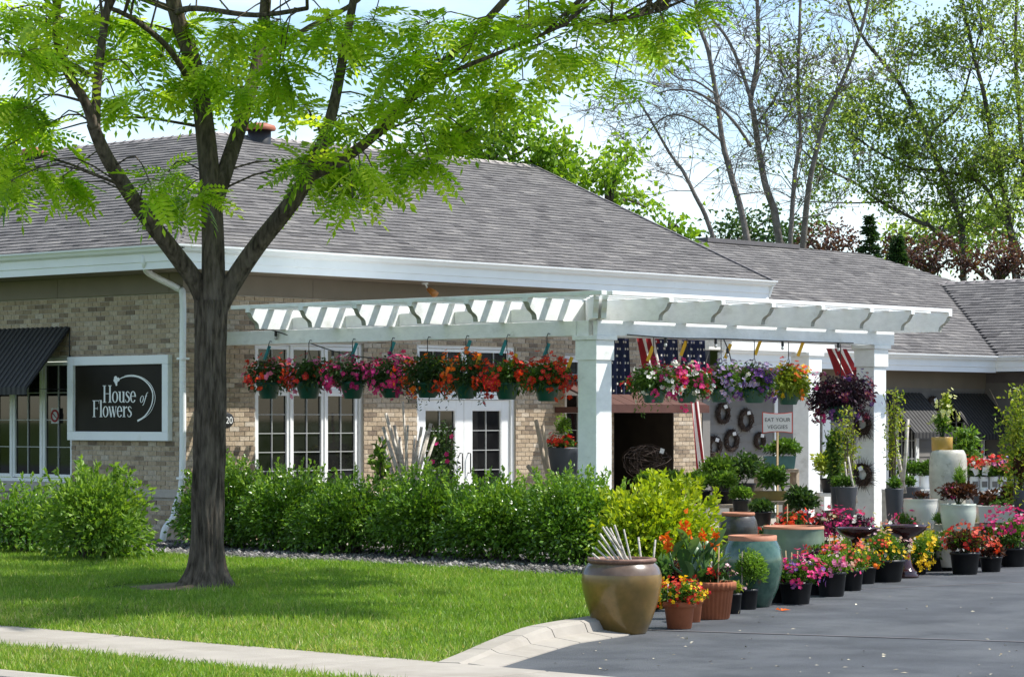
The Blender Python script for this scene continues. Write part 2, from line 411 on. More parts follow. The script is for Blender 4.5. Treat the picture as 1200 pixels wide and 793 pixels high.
fm('lilac', (0.42, 0.33, 0.58)); fm('plum', (0.09, 0.006, 0.045)); fm('hotpink', (0.75, 0.04, 0.25)); fm('coral', (0.75, 0.13, 0.10)); fm('cream', (0.6, 0.62, 0.3)); fm('palepink', (0.78, 0.5, 0.6)); fm('blue', (0.06, 0.12, 0.6))
# ================================================================== ground
def sheet(name, poly, z, m, label=None):
    g = Geo(); g.add(([(x, y, z) for x, y in poly], [tuple(range(len(poly)))])); o = g.build(name, m); o['kind'] = 'structure'; return o
sheet('ground', [(-1500, -1500), (1500, -1500), (1500, 1500), (-1500, 1500)], -0.06, M['turf'])
KY = -13.75                                        # kerb line between lawn and driveway
KPX = [-10.56, -10.0, -9.5, -8.9, -8.52, -8.1, -7.72, -7.4, -7.1, -6.7, -5.2, -4.0, -2.4, 0.5, 3.0]
KPY = [-15.15, -14.87, -14.62, -14.33, -14.17, -14.07, -13.97, -13.83, -13.6, -13.15, -12.7, -12.3, -11.8, -10.9, -10.45]
def KL(x): return np.interp(x, KPX, KPY)
sheet('street', [(-40, -60), (-13.25, -60), (-13.25, 60), (-40, 60)], -0.05, M['asphalt'])
sheet('driveway', [(-10.55, -60), (40, -60), (40, -0.3), (3.0, -0.3), (3.0, -10.3), (0.5, -10.7), (-2.4, -11.6), (-7.5, -13.4), (-10.55, -14.9)], 0.0, M['asphalt'])
LZ = 0.09
# sidewalk slabs
def slabs():
    root = None
    g = Geo(); g.add(box(-11.76, -10.56, -60, 30, -0.05, 0.012)); root = g.build('pavement', M['gravelbed']); root['kind'] = 'structure'
    y = -22.0
    while y < 4:
        g = Geo(); g.add(box(-11.78, -10.55, y, y + 1.485, 0.0, 0.03 + random.uniform(-0.003, 0.003)))
        g.build('slab', M['concrete'], root, bevel=0.012); y += 1.5
slabs()
g = Geo(); g.add(extrude([(-13.34, -0.05), (-13.06, -0.05), (-13.06, 0.04), (-13.19, 0.05), (-13.29, 0.03)], -60, 30, 1)); o = g.build('kerb', M['concrete']); o['kind'] = 'structure'
# lawn: rises from the pavement, level further in
def lawn_z(X, Y):
    t = np.clip((X + 10.55) / 1.6, 0, 1); a = 0.028 + (LZ - 0.028) * t
    return a + 0.012 * np.sin(X * 1.7 + Y * 0.9) * t
def lawn_sheet(x0, x1, y0, y1, f, n=40):
    xs = np.linspace(x0, x1, n); ys = np.linspace(0, 1, n); A, B = np.meshgrid(xs, ys, indexing='ij')
    lo = np.maximum(y0, KL(A) + .1) if x0 > -11 else y0 + 0 * A
    B = lo + (y1 - lo) * B
    Z = f(A, B); V = np.stack([A, B, Z], -1).reshape(-1, 3)
    i = np.arange(n - 1)[:, None] * n + np.arange(n - 1)[None]; i = i.ravel()
    return V, np.stack([i, i + n, i + n + 1, i + 1], 1)
BEDX = -2.75                                       # edge of the gravel bed
g = Geo(); g.add(lawn_sheet(-10.55, BEDX, -16, 16, lawn_z, 70), smooth=True); lawn = g.build('lawn', M['turf']); lawn['kind'] = 'structure'
g = Geo(); g.add(lawn_sheet(-13.06, -11.78, -16.2, 16, lambda X, Y: 0.022 + 0 * X, 4)); o = g.build('verge', M['turf']); o['kind'] = 'structure'
g = Geo(); g.add(([(BEDX, KL(BEDX) + .1, LZ - 0.02), (0.6, KL(.6) + .1, LZ - 0.02), (0.6, 0.0, LZ - 0.02), (0, 0, LZ - 0.02), (0, 16, LZ - 0.02), (BEDX, 16, LZ - 0.02)], [tuple(range(6))]))
o = g.build('gravel_bed', M['gravelbed']); o['kind'] = 'structure'
g = Geo(); g.add(box(0.6, 22, -9.2, -0.02, -0.03, 0.02)); o = g.build('patio', M['concrete']); o['kind'] = 'structure'

def grass(name, label, n, x0, x1, y0, y1, f, seed):
    r = np.random.default_rng(seed)
    P = np.stack([r.uniform(x0, x1, n), r.uniform(y0, y1, n), np.zeros(n)], 1)
    # keep clear of the tree's bare patch
    tc = at_z(243, 688, LZ); dd = np.hypot((P[:, 0] - tc.x + 0.25), (P[:, 1] - tc.y) - 0.35); P = P[(dd > 0.62 + 0.2 * np.sin(9 * P[:, 1])) & ((P[:, 1] > KL(P[:, 0]) + .17) | (P[:, 0] < -11))]
    n = len(P); P[:, 2] = f(P[:, 0], P[:, 1]) - 0.004
    D = np.stack([r.normal(0, 0.5, n), r.normal(0, 0.5, n), np.ones(n)], 1)
    # patchy growth and drying near the pavement
    w = 0.5 + 0.3 * np.sin(P[:, 0] * 2.1 + 1.3 * np.sin(P[:, 1] * 1.1)) * np.sin(P[:, 1] * 1.7 + 0.8) + .2 * np.sin(P[:, 0] * 5.3 + 2 * np.sin(P[:, 1] * 3.1)) * np.sin(P[:, 1] * 4.7)
    edge = np.clip(1 - (P[:, 0] - x0) / 2.2, 0, 1) if x0 > -11 else 0.5 * np.ones(n)
    t = np.clip(r.normal(0.40, 0.16, n) + 0.34 * (w - 0.5) + 0.20 * edge + (r.random(n) < 0.06 + 0.22 * edge * w) * 0.45, 0, 1)
    L = r.uniform(0.035, 0.075, n) * (0.8 + 0.4 * w)
    D = unit(D); R = r.normal(size=(n, 3)); S = unit(np.cross(D, R))
    V = np.stack([P - S * 0.004, P + S * 0.004, P + D * L[:, None] * 0.6 + S * 0.0025 + 0.004 * R, P + D * L[:, None] + R * 0.012], 1).reshape(-1, 3)
    b = np.arange(n)[:, None] * 4
    Fc = (b + np.array([[0, 1, 2, 3]])).reshape(-1, 4)
    g = Geo(); g.add((V, Fc), t=t); o = g.build(name, M['grass']); tag(o, label, 'grass', kind='stuff'); return o
grass('lawn_grass', 'short mown grass covering the front lawn under the tree', 230000, -10.6, BEDX, -15.2, 0.5, lawn_z, 3)
grass('verge_grass', 'strip of grass between pavement and street kerb', 22000, -13.05, -11.8, -15.9, -9.5, lambda X, Y: 0.022 + 0 * X, 5)

def stones():
    r = np.random.default_rng(21); n = 9000
    P = np.stack([r.uniform(BEDX + 0.04, -0.05, n), r.uniform(KY + 1.0, 4.2, n), np.full(n, LZ - 0.012)], 1)
    P = P[P[:, 1] > KL(P[:, 0]) + .3]; n = len(P)
    s = r.uniform(0.016, 0.042, n)[:, None]
    tpl = np.array([(1, 0, 0), (0, 1, 0), (-1, 0, 0), (0, -1, 0), (0, 0, .7), (0, 0, -.7)], dtype=float)
    a = r.uniform(0, 6.28, n); c_, s_ = np.cos(a), np.sin(a)
    V = tpl[None] * (1 + r.uniform(-0.35, 0.35, (n, 6, 1))) * s[:, :, None] * np.array([1.25, 0.9, 1])
    V = np.stack([V[..., 0] * c_[:, None] - V[..., 1] * s_[:, None], V[..., 0] * s_[:, None] + V[..., 1] * c_[:, None], V[..., 2]], -1) + P[:, None]
    f = np.array([(0, 1, 4), (1, 2, 4), (2, 3, 4), (3, 0, 4), (1, 0, 5), (2, 1, 5), (3, 2, 5), (0, 3, 5)])
    Fc = (np.arange(n)[:, None, None] * 6 + f[None]).reshape(-1, 3)
    g = Geo(); g.add((V.reshape(-1, 3), Fc), t=np.repeat(np.clip(r.normal(0.38, 0.25, n), 0, 1), 8), smooth=True)
    tag(g.build('gravel', M['stone']), 'grey and white river gravel along the foundation bed', 'gravel', kind='stuff')
stones()
# kerb: swept profile along the driveway, flaring down to the pavement
def kerb():
    path = list(zip(KPX, KPY))
    path = path[:8]; top = [0.034, 0.055, 0.08, 0.105, 0.12, .13, .13, .125]
    pr = lambda t: [(0.16, -0.04), (0.16, t - 0.012), (0.14, t), (-0.02, t), (-0.06, t - 0.02), (-0.09, 0.03 + 0.1 * (t - 0.03)), (-0.30, 0.008), (-0.31, -0.04)]
    V = []; Fc = []; m = len(pr(0.1))
    P = smoothline([(x, y, t) for (x, y), t in zip(path, top)], 3)
    root = None
    for s0 in range(0, len(P) - 1, 4):                  # cast lengths with open joints
        Q = [v.copy() for v in P[s0:s0 + 5]]
        Q[0] += (Q[1] - Q[0]).normalized() * .007; Q[-1] -= (Q[-1] - Q[-2]).normalized() * .007
        V = []; Fc = []
        for i, p in enumerate(Q):
            j = s0 + i; d = (P[min(j + 1, len(P) - 1)] - P[max(j - 1, 0)]); d.z = 0; d.normalize(); nrm = Vector((-d.y, d.x, 0))
            for u, z in pr(p.z): V.append((p.x + nrm.x * u, p.y + nrm.y * u, z))
        for i in range(len(Q) - 1):
            for k in range(m - 1): Fc.append((i * m + k, (i + 1) * m + k, (i + 1) * m + k + 1, i * m + k + 1))
        Fc.append(tuple(range(m))); Fc.append(tuple(range((len(Q) - 1) * m, len(Q) * m))[::-1])
        g = Geo(); g.add((np.array(V), Fc), smooth=False)
        if root is None: root = g.build('kerb', M['concrete']); root['kind'] = 'structure'
        else: g.build('kerb_stone', M['concrete'], root)
kerb()
# seams in the asphalt
a, b = at_z(800, 738), at_z(1215, 752.5)
g = Geo(); g.add(bar((a.x - 0.3, a.y + 0.5, 0.003), (b.x, b.y, 0.003), 0.05, 0.006)); g.add(bar(at_z(1010, 690) + Vector((0, 0, .002)), at_z(1215, 681) + Vector((0, 0, .002)), 0.02, 0.005))
o = g.build('asphalt_seam', M['flash']); o['kind'] = 'structure'
def litter():
    r = np.random.default_rng(4); n = 110
    X = r.uniform(560, 1200, n); Y = r.uniform(672, 792, n); k = Y > 745 - (X - 700) * 0.17; X, Y = X[k], Y[k]
    P = np.array([tuple(at_z(x, y, 0.006)) for x, y in zip(X, Y)]); n = len(P)
    D = np.stack([r.normal(size=n), r.normal(size=n), r.normal(0, .12, n)], 1)
    g = Geo(); g.add(leaves(P, D, r.uniform(0.02, 0.055, n), r.uniform(0.012, 0.024, n), 0.15, nrm=np.tile([0, 0, 1.0], (n, 1))), t=np.repeat(r.random(n), 2))
    tag(g.build('fallen_petals', mat('dry_petal', (.5, .45, .35), .8, 0.1, tint=[(0, (.25, .2, .12)), (1, (.6, .55, .42))])), 'pale fallen petals and leaf bits scattered over the driveway', 'litter', kind='stuff')
    p = at_z(916, 715, 0.006)
    g = Geo(); g.add(leaves(np.array([tuple(p)] * 3), np.array([(1, .3, .1), (.2, 1, .1), (1, -.8, .1)], dtype=float), 0.085, 0.05, nrm=np.tile([0, 0, 1.0], (3, 1)))); tag(g.build('fallen_petal', M['F_orange']), 'single orange fallen petal on the driveway near the teal jar', 'petal')
litter()

# ================================================================== buildings
def windowed_wall(u0, u1, z0, z1, holes):
    """rectangles covering u0..u1 x z0..z1 minus holes"""
    us = sorted({u0, u1} | {min(max(h[i], u0), u1) for h in holes for i in (0, 1)})
    zs = sorted({z0, z1} | {min(max(h[i], z0), z1) for h in holes for i in (2, 3)})
    out = []
    for i in range(len(us) - 1):
        for j in range(len(zs) - 1):
            cu, cz = (us[i] + us[i + 1]) / 2, (zs[j] + zs[j + 1]) / 2
            if not any(h[0] < cu < h[1] and h[2] < cz < h[3] for h in holes): out.append((us[i], us[i + 1], zs[j], zs[j + 1]))
    return out
CH, BL, J = 0.0675, 0.186, 0.0095                  # brick course, length, joint
def brick_cells(u0, u1, z0, z1, holes):
    out = []; row = 0; z = z0
    while z + CH * 0.6 < z1:
        segs = [(u0, u1)]
        for h in holes:
            if h[2] < z + CH * 0.7 and h[3] > z + CH * 0.3:
                ns = []
                for a, b in segs:
                    if h[0] > a: ns.append((a, min(b, h[0])))
                    if h[1] < b: ns.append((max(a, h[1]), b))
                segs = [s for s in ns if s[1] - s[0] > 0.02]
        off = (row % 2) * BL / 2
        for a, b in segs:
            k = math.floor((a - u0 - off) / BL)
            while True:
                p, q = u0 + off + k * BL, u0 + off + (k + 1) * BL
                if p >= b: break
                p, q = max(p, a), min(q, b)
                if q - p > 0.025: out.append((p, q - J, z, min(z + CH - J, z1)))
                k += 1
        z += CH; row += 1
    return out
def lay_bricks(wall, cells, put, near):
    """300 bricks nearest to `near` become parts, the rest one mesh"""
    full = [c for c in cells if abs(c[1] - c[0] - (BL - J)) < 0.002]
    full.sort(key=lambda c: (c[0] - near[0]) ** 2 + (c[2] - near[1]) ** 2)
    single = set(full[:290]); dp = 0.011
    meshes = []
    for k in range(14):
        g = Geo(); V, Fc = put(0, BL - J, 0, CH - J, dp)[:2]; g.add((V, Fc), t=[0.02, .12, .22, .32, .4, .46, .52, .58, .64, .7, .76, .84, .92, 1.0][k]); meshes.append(g.mesh('brick', M['brick']))
    org = Vector(put(0, 1, 0, 1, dp)[2])
    rest = Geo()
    for c in cells:
        t = min(1, max(0, random.gauss(.56, .24))) if random.random() > .07 else random.uniform(0, .2)
        dd = random.uniform(0.008, 0.0135)
        if c in single:
            o = link('brick', meshes[min(13, max(0, int(t * 14)))], wall)
            v0 = put(c[0], c[1], c[2], c[3], dd)[2]
            o.location = v0
        else:
            V, Fc = put(c[0], c[1], c[2], c[3], dd)[:2]; rest.add((V + np.array(put(c[0], c[1], c[2], c[3], dd)[2]), Fc), t=min(1, max(0, t)))
    o = rest.build('brickwork', M['brick'], wall); o['kind'] = 'stuff'
def put_y(y):   # wall facing -Y at y
    def f(u0, u1, z0, z1, d): 
        V, Fc = box(0, u1 - u0, -d, 0.004, 0, z1 - z0); return V, Fc, (u0, y, z0)
    return f
def put_x(x):   # wall facing -X at x
    def f(u0, u1, z0, z1, d):
        V, Fc = box(-d, 0.004, 0, u1 - u0, 0, z1 - z0); return V, Fc, (x, u0, z0)
    return f

shop = thing('flower_shop', 'tan brick flower shop with grey shingle roof behind the tree', 'building', (0, 0, 0))
WT, BRT = 3.74, 3.47                                # soffit height, top of brick
XE = at_y(822, 500, 0).x                            # end of the front brick
# openings -------------------------------------------------
W1 = (at_y(299, 400, 0).x, at_y(426, 400, 0).x, 0.62, at_y(360, 401, 0).z)
DR = (at_y(489, 400, 0).x, at_y(604, 400, 0).x, 0.02, at_y(545, 404, 0).z)
W2 = (at_y(662, 410, 0).x, at_y(700, 410, 0).x, 0.62, at_y(670, 416, 0).z)
EN = (at_y(719, 480, 0).x, at_y(789, 480, 0).x, 0.02, 2.35)
front_holes = [W1, DR, W2, EN]
LW = (at_x(84, 500, 0).y, at_x(-60, 500, 0).y, at_x(40, 564, 0).z, 2.62)
left_holes = [LW]
fw = Geo()
for u0, u1, z0, z1 in windowed_wall(0.0, XE, 0.0, BRT, front_holes): fw.add(box(u0, u1, 0.0, 0.24, z0, z1))
wall_f = fw.build('wall', M['mortar'], shop); wall_f['label'] = 'sunlit brick front wall with white french doors'
lw = Geo()
for u0, u1, z0, z1 in windowed_wall(0.24, 15, 0.0, BRT, left_holes): lw.add(box(0.0, 0.24, u0, u1, z0, z1))
wall_l = lw.build('wall', M['mortar'], shop); wall_l['label'] = 'shaded brick wall that carries the sign'
BZ0, BZ1 = 0.66, 0.775                              # stone band
lay_bricks(wall_f, [c for c in brick_cells(0.0, XE, 0.02, BRT - 0.01, front_holes)], put_y(0.0), (3.6, 2.2))
lay_bricks(wall_l, [c for c in brick_cells(0.0, 7.5, 0.02, BRT - 0.01, left_holes + [(0, 15, BZ0, BZ1)])], put_x(0.0), (0.9, 2.9))
y = 0.0
while y < LW[0] - 0.02:
    y2 = min(y + 0.62, LW[0] - 0.005); g = Geo(); g.add(box(-0.045, 0.0, y + 0.004, y2 - 0.004, BZ0, BZ1)); g.build('band_stone', M['band'], wall_l, bevel=0.006); y += 0.62
y = LW[0]
while y < 7:
    g = Geo(); g.add(box(-0.07, 0.0, y + 0.004, y + 0.616, BZ0 + 0.03, BZ1 + 0.05)); g.build('band_stone', M['band'], wall_l, bevel=0.006); y += 0.62
# frieze boards and soffit ----------------------------------
OV = 0.85
XG = at_y(900, 326, -OV).x                          # gable end of the front wing
g = Geo()
for x in np.arange(-0.05, XG - 0.4, 2.44): g.add(box(x, min(x + 2.434, XG - 0.4), -0.05, 0.24, BRT, WT))
g.build('frieze_board', M['frieze'], shop, bevel=0.004)
g = Geo()
for y in np.arange(0.25, 14, 2.44): g.add(box(-0.05, 0.2, y, y + 2.434, BRT, WT))
g.build('frieze_board', M['frieze'], shop, bevel=0.004)
g = Geo(); g.add(box(-OV + 0.02, XG - 0.02, -OV + 0.02, 0.3, WT, WT + 0.02)); g.add(box(-OV + 0.02, 0.3, 0.3, 15, WT, WT + 0.02)); g.build('soffit', M['frieze'], shop)
GT = 4.05                                           # gutter top
def gutter_profile(o): return [(o, WT + 0.21), (o - 0.075, WT + 0.235), (o - 0.10, WT + 0.285), (o - 0.13, GT - 0.025), (o - 0.135, GT), (o - 0.115, GT), (o - 0.02, GT - 0.04), (o, GT - 0.04)]
def eave_run(parent, axis, a, b, o, dirn, wt=WT, dz=0.0, m0=None):
    """fascia (two stepped boards) and gutter along an eave; axis 0: runs in X at y=o, axis 1: runs in Y at x=o"""
    pr = [(o + 0.0, wt), (o + 0.03, wt), (o + 0.03, wt + 0.235), (o - 0.018, wt + 0.235), (o - 0.018, wt + 0.10), (o, wt + 0.095)]
    gp = [(u, z + (wt - WT)) for u, z in gutter_profile(o - 0.019)]
    g = Geo(); g.add(extrude(pr, a, b, axis)); g.build('fascia', M['gutter'], parent)
    g = Geo(); g.add(extrude(gp, a - (0.1 if dirn else 0), b + 0.06, axis)); g.build('gutter', M['gutter'], parent)
eave_run(shop, 0, -OV, XG + 0.02, -OV, True)
eave_run(shop, 1, -OV + 0.032, 15, -OV, False)
# roof -------------------------------------------------------
RW, RZ0 = 5.45, GT - 0.02
RZ1 = 6.33
PITCH = (RZ1 - RZ0) / RW
def roof_slope(roof, corner, along, up, length, inset0, inset1, rows_z, singles, near, cells_x=0.27, exp=0.150, mats=None, tmul=1.0):
    """lay shingles: corner = eave start, along/up = unit vectors (up includes the pitch), rows clipped by inset functions"""
    corner, along, up = Vector(corner), Vector(along), Vector(up)
    nrm = along.cross(up).normalized()
    if nrm.z < 0: nrm = -nrm
    cells = []; r = 0; v = -0.04
    while v < rows_z:
        a, b = inset0(v), length - inset1(v); u = a - random.uniform(0, cells_x)
        while u < b:
            w = random.uniform(0.6, 1.35) * cells_x; p, q = max(u, a), min(u + w, b)
            if q - p > 0.03: cells.append((p, q, v, min(v + exp * 1.06, rows_z)))
            u += w
        v += exp; r += 1
    cells_s = sorted(cells, key=lambda c: (c[0] - near[0]) ** 2 + (c[2] - near[1]) ** 2)
    single = set(cells_s[:singles]); rest = Geo()
    def shape(c):
        lo, hi = random.uniform(0.014, 0.022), 0.004
        w0, w1 = c[0] + 0.002, c[1] - 0.002
        base = [(w0, c[2], 0.0), (w1, c[2], 0.0), (w1, c[2], lo), (w0, c[2], lo), (w0, c[3], hi), (w1, c[3], hi)]
        V = [corner + along * u + up * v + nrm * h for u, v, h in base]
        return np.array([tuple(x) for x in V]), [(0, 1, 2, 3), (3, 2, 5, 4), (0, 3, 4), (1, 5, 2)]
    for c in cells:
        t = min(1, max(0, random.gauss(0.52, 0.19)))
        V, Fc = shape(c)
        if c in single:
            o0 = V[0].copy(); g = Geo(); g.add((V - o0, Fc), t=t); o = g.build('shingle', M['shingle'], roof); o.location = o0
        else: rest.add((V, Fc), t=t)
    if rest.n:
        o = rest.build('shingle_courses', M['shingle'], roof); o['kind'] = 'stuff'
su = math.hypot(RW, RZ1 - RZ0); upY = (0, RW / su, (RZ1 - RZ0) / su); upX = (RW / su, 0, (RZ1 - RZ0) / su)
cs = RW / su
roof = Geo()
E0, RY = -OV - 0.06, -OV - 0.06 + RW
rd = lambda x, y, z: (x, y, z - 0.012)
XG1 = XG + 0.05
roof.add(([rd(E0, E0, RZ0), rd(XG1, E0, RZ0), rd(XG1, RY, RZ1), rd(RY, RY, RZ1)], [(0, 1, 2, 3)]))
roof.add(([rd(E0, 15, RZ0), rd(E0, E0, RZ0), rd(RY, RY, RZ1), rd(RY, 15, RZ1)], [(0, 1, 2, 3)]))
roof.add(([rd(XG1, RY, RZ1), rd(XG1, RY + RW, RZ0), rd(RY + RW, RY + RW, RZ0), rd(RY, RY, RZ1)], [(0, 1, 2, 3)]))
roof.add(([rd(RY + RW, RY + RW, RZ0), rd(RY + RW, 15, RZ0), rd(RY, 15, RZ1), rd(RY, RY, RZ1)], [(0, 1, 2, 3)]))
roof = roof.build('roof', M['flash'], shop)
hipi = lambda v: max(0, v * cs)
roof_slope(roof, (E0, E0, RZ0), (1, 0, 0), upY, XG1 - E0, hipi, lambda v: 0.0, su, 250, (3.2, 2.2))
roof_slope(roof, (E0, E0, RZ0), (0, 1, 0), upX, 9.6, hipi, lambda v: 0.0, su, 45, (2.6, 2.2))
# ridge caps
def caps(parent, p, q, w, m, step=0.24):
    p, q = Vector(p), Vector(q); n = max(1, int((q - p).length / step)); d = (q - p) / n
    s = d.normalized().cross(Vector((0, 0, 1))).normalized()
    g = Geo()
    for i in range(n):
        a, b = p + d * i, p + d * (i + 1.08)
        V = [a - s * w + Vector((0, 0, -0.42 * w + .012)), a + Vector((0, 0, .022)), a + s * w + Vector((0, 0, -0.42 * w + .012)), b - s * w + Vector((0, 0, -0.42 * w + .002)), b + Vector((0, 0, .010)), b + s * w + Vector((0, 0, -0.42 * w + .002))]
        g.add((np.array([tuple(v) for v in V]), [(0, 1, 4, 3), (1, 2, 5, 4), (0, 3, 5, 2)]))
    g.build('ridge_cap', m, parent)
caps(roof, (RY, RY, RZ1), (XG1, RY, RZ1), 0.14, M['ridge']); caps(roof, (RY, RY, RZ1), (RY, 14, RZ1), 0.14, M['ridge'])
caps(roof, (RY, RY, RZ1 - .01), (E0, E0, RZ0 + .01), 0.11, M['shingle'])
# gable rake trim + gable end wall
g = Geo(); g.add(bar((XG1 + .02, E0 - .03, RZ0 - 0.02), (XG1 + .02, RY, RZ1 - 0.02), 0.05, 0.09)); g.add(bar((XG1 + .02, RY + RW, RZ0 - 0.02), (XG1 + .02, RY + .01, RZ1 - 0.02), 0.05, 0.09)); g.build('rake_edge', M['flash'], shop)
g = Geo(); g.add(bar((XG1 - .012, E0 + .02, RZ0 - 0.16), (XG1 - .012, RY, RZ1 - 0.16), 0.05, 0.19)); g.build('rake_board', M['gutter'], shop)
g = Geo(); g.add(extrude([(0.05, 0), (9.6, 0), (9.6, WT), (RY + RW - .8, RZ0 - .1), (RY, RZ1 - .2), (0.05, WT + .2)], XG - 0.62, XG - 0.42, 0)); g.build('gable_wall', M['siding'], shop)
# roof vents
def vent(x, y, d, w, lab):
    p = at_d(x, y, d); v = thing('roof_vent', lab, 'roof vent', (p.x, p.y, p.z - 0.12), 'red capped roof vents')
    g = Geo(); g.add(lathe([(w * .38, -0.32), (w * .38, 0.02), (w * .30, 0.02), (0, 0.02)], p, 20), smooth=True); g.build('vent_pipe', M['black'], v)
    g = Geo(); g.add(lathe([(w * .52, 0.0), (w * .54, 0.03), (w * .50, 0.075), (w * .25, 0.115), (0.0, 0.125)], p, 24), smooth=True); g.add(lathe([(w * .52, 0.0), (0, 0.0)], p, 24)); g.build('vent_cap', M['terraroof'], v)
vent(304, 153, 24.9 * EYE + 0.4, 0.50, 'red capped roof vent on the ridge beside the trunk')
vent(40, 181, 24.9 * EYE + 2.2, 0.42, 'red capped roof vent on the ridge at far left')

# windows and doors ------------------------------------------
def frame_y(g, u0, u1, z0, z1, w, y0, y1):
    g.add(box(u0, u0 + w, y0, y1, z0, z1)); g.add(box(u1 - w, u1, y0, y1, z0, z1)); g.add(box(u0 + w, u1 - w, y0, y1, z0, z0 + w)); g.add(box(u0 + w, u1 - w, y0, y1, z1 - w, z1))
def casement(win, u0, u1, z0, z1, nu, nz, y, fw=0.055, swap=False):
    """sash with real muntins and one pane of glass per light; faces -Y (or -X when swap)"""
    def bx(a, b, c, d, e, f): return box(c, d, a, b, e, f) if swap else box(a, b, c, d, e, f)
    g = Geo()
    for r in ((u0, u0 + fw, z0, z1), (u1 - fw, u1, z0, z1), (u0 + fw, u1 - fw, z0, z0 + fw), (u0 + fw, u1 - fw, z1 - fw, z1)): g.add(bx(r[0], r[1], y, y + 0.06, r[2], r[3]))
    g.build('frame', M['white'], win, bevel=0.004)
    iu0, iu1, iz0, iz1 = u0 + fw, u1 - fw, z0 + fw, z1 - fw; mw = 0.011
    for i in range(nu):
        for j in range(nz):
            a, b = iu0 + (iu1 - iu0) * i / nu, iu0 + (iu1 - iu0) * (i + 1) / nu; c_, d_ = iz0 + (iz1 - iz0) * j / nz, iz0 + (iz1 - iz0) * (j + 1) / nz
            yy = y + 0.03 + random.uniform(0, 0.004); g = Geo(); g.add(bx(a, b, yy, yy + 0.006, c_, d_)); g.build('pane', M['glass'], win)
    g = Geo()
    for i in range(1, nu): x = iu0 + (iu1 - iu0) * i / nu; g.add(bx(x - mw / 2, x + mw / 2, y + 0.012, y + 0.05, iz0, iz1))
    for j in range(1, nz): z = iz0 + (iz1 - iz0) * j / nz; g.add(bx(iu0, iu1, y + 0.014, y + 0.048, z - mw / 2, z + mw / 2))
    if nu > 1 or nz > 1: g.build('muntin', M['grille'], win)
def part(name, parent):
    o = bpy.data.objects.new(name, None); COL.objects.link(o); o.parent = parent; return o
def window_part(label=None):
    g = Geo(); return g
def window(holes, n, split, nu, nzt, nzb, y):
    u0, u1, z0, z1 = holes
    g = Geo(); frame_y(g, u0, u1, z0, z1, 0.05, y - 0.02, y + 0.12); win = g.build('window', M['white'], shop, bevel=0.004)
    w = (u1 - u0 - 0.10) / n
    for i in range(n):
        a, b = u0 + 0.05 + w * i + 0.012, u0 + 0.05 + w * (i + 1) - 0.012
        casement(win, a, b, split + 0.015, z1 - 0.055, nu, nzt, y); casement(win, a, b, z0 + 0.06, split - 0.015, nu, nzb, y)
        if i:
            g = Geo(); x = u0 + 0.05 + w * i; g.add(box(x - 0.011, x + 0.011, y - 0.015, y + 0.09, z0 + 0.05, z1 - 0.05)); g.build('mullion', M['white'], win)
    g = Geo(); g.add(box(u0 + 0.05, u1 - 0.05, y - 0.012, y + 0.09, split - 0.014, split + 0.014)); g.build('transom_bar', M['white'], win)
    g = Geo(); g.add(box(u0 - 0.04, u1 + 0.04, -0.06, 0.1, z0 - 0.07, z0 - 0.002)); g.build('sill', M['band'], win, bevel=0.006)
    return win
window(W1, 3, at_y(360, 458, 0).z, 2, 2, 5, 0.06)['label'] = 'tall triple casement window left of the french doors'
window(W2, 1, at_y(670, 458, 0).z, 2, 2, 5, 0.06)['label'] = 'narrow casement window beside the pergola post'
# french doors with a transom light
g = Geo(); frame_y(g, DR[0], DR[1], 0.02, DR[3], 0.06, 0.03, 0.17); dw = g.build('door_frame', M['white'], shop, bevel=0.004)
dh = at_y(545, 468, 0).z; mid = (DR[0] + DR[1]) / 2
g = Geo(); g.add(box(DR[0] + .06, DR[1] - .06, 0.04, 0.15, dh, dh + 0.07)); g.build('transom_bar', M['white'], dw)
for a, b in ((DR[0] + .065, mid - .01), (mid + .01, DR[1] - .065)): casement(dw, a, b, dh + 0.075, DR[3] - 0.065, 3, 1, 0.06, 0.045)
for i, (a, b) in enumerate(((DR[0] + .065, mid - .004), (mid + .004, DR[1] - .065))):
    g = Geo(); st = 0.17
    for r in ((a, a + st, 0.04, dh - .006), (b - st, b, 0.04, dh - .006), (a + st, b - st, 0.04, 0.34), (a + st, b - st, dh - .15, dh - .006)): g.add(box(r[0], r[1], 0.07, 0.12, r[2], r[3]))
    door = g.build('door', M['white'], shop, bevel=0.005); door['label'] = ['left leaf of the white french doors', 'right leaf of the white french doors'][i]
    casement(door, a + st, b - st, 0.34, dh - .15, 2, 5, 0.075, 0.022)
    hx = (mid - 0.09) if i == 0 else (mid + 0.09); pts = [(hx, 0.07, 1.22), (hx, 0.015, 1.22), (hx, 0.015, 0.92), (hx, 0.07, 0.92)]
    g = Geo(); g.add(tube(pts, 0.011, 8), smooth=True); g.build('handle', M['black'], door)
# window on the sign wall + awning
u0, u1, z0, z1 = LW
g = Geo()
for r in ((u0, u0 + .05, z0, z1), (u1 - .05, u1, z0, z1), (u0 + .05, u1 - .05, z0, z0 + .05), (u0 + .05, u1 - .05, z1 - .05, z1)): g.add(box(0.04, 0.16, r[0], r[1], r[2], r[3]))
lwin = g.build('window', M['white'], shop, bevel=0.004); lwin['label'] = 'white casement window under the black awning'
for i in range(4):
    w = (u1 - u0 - .1) / 4; casement(lwin, u0 + .05 + w * i + .012, u0 + .05 + w * (i + 1) - .012, z0 + .06, z1 - .06, 2, 4, 0.06, 0.05, swap=True)
    if i:
        g = Geo(); y = u0 + .05 + w * i; g.add(box(0.045, 0.15, y - .012, y + .012, z0 + .05, z1 - .05)); g.build('mullion', M['white'], lwin)
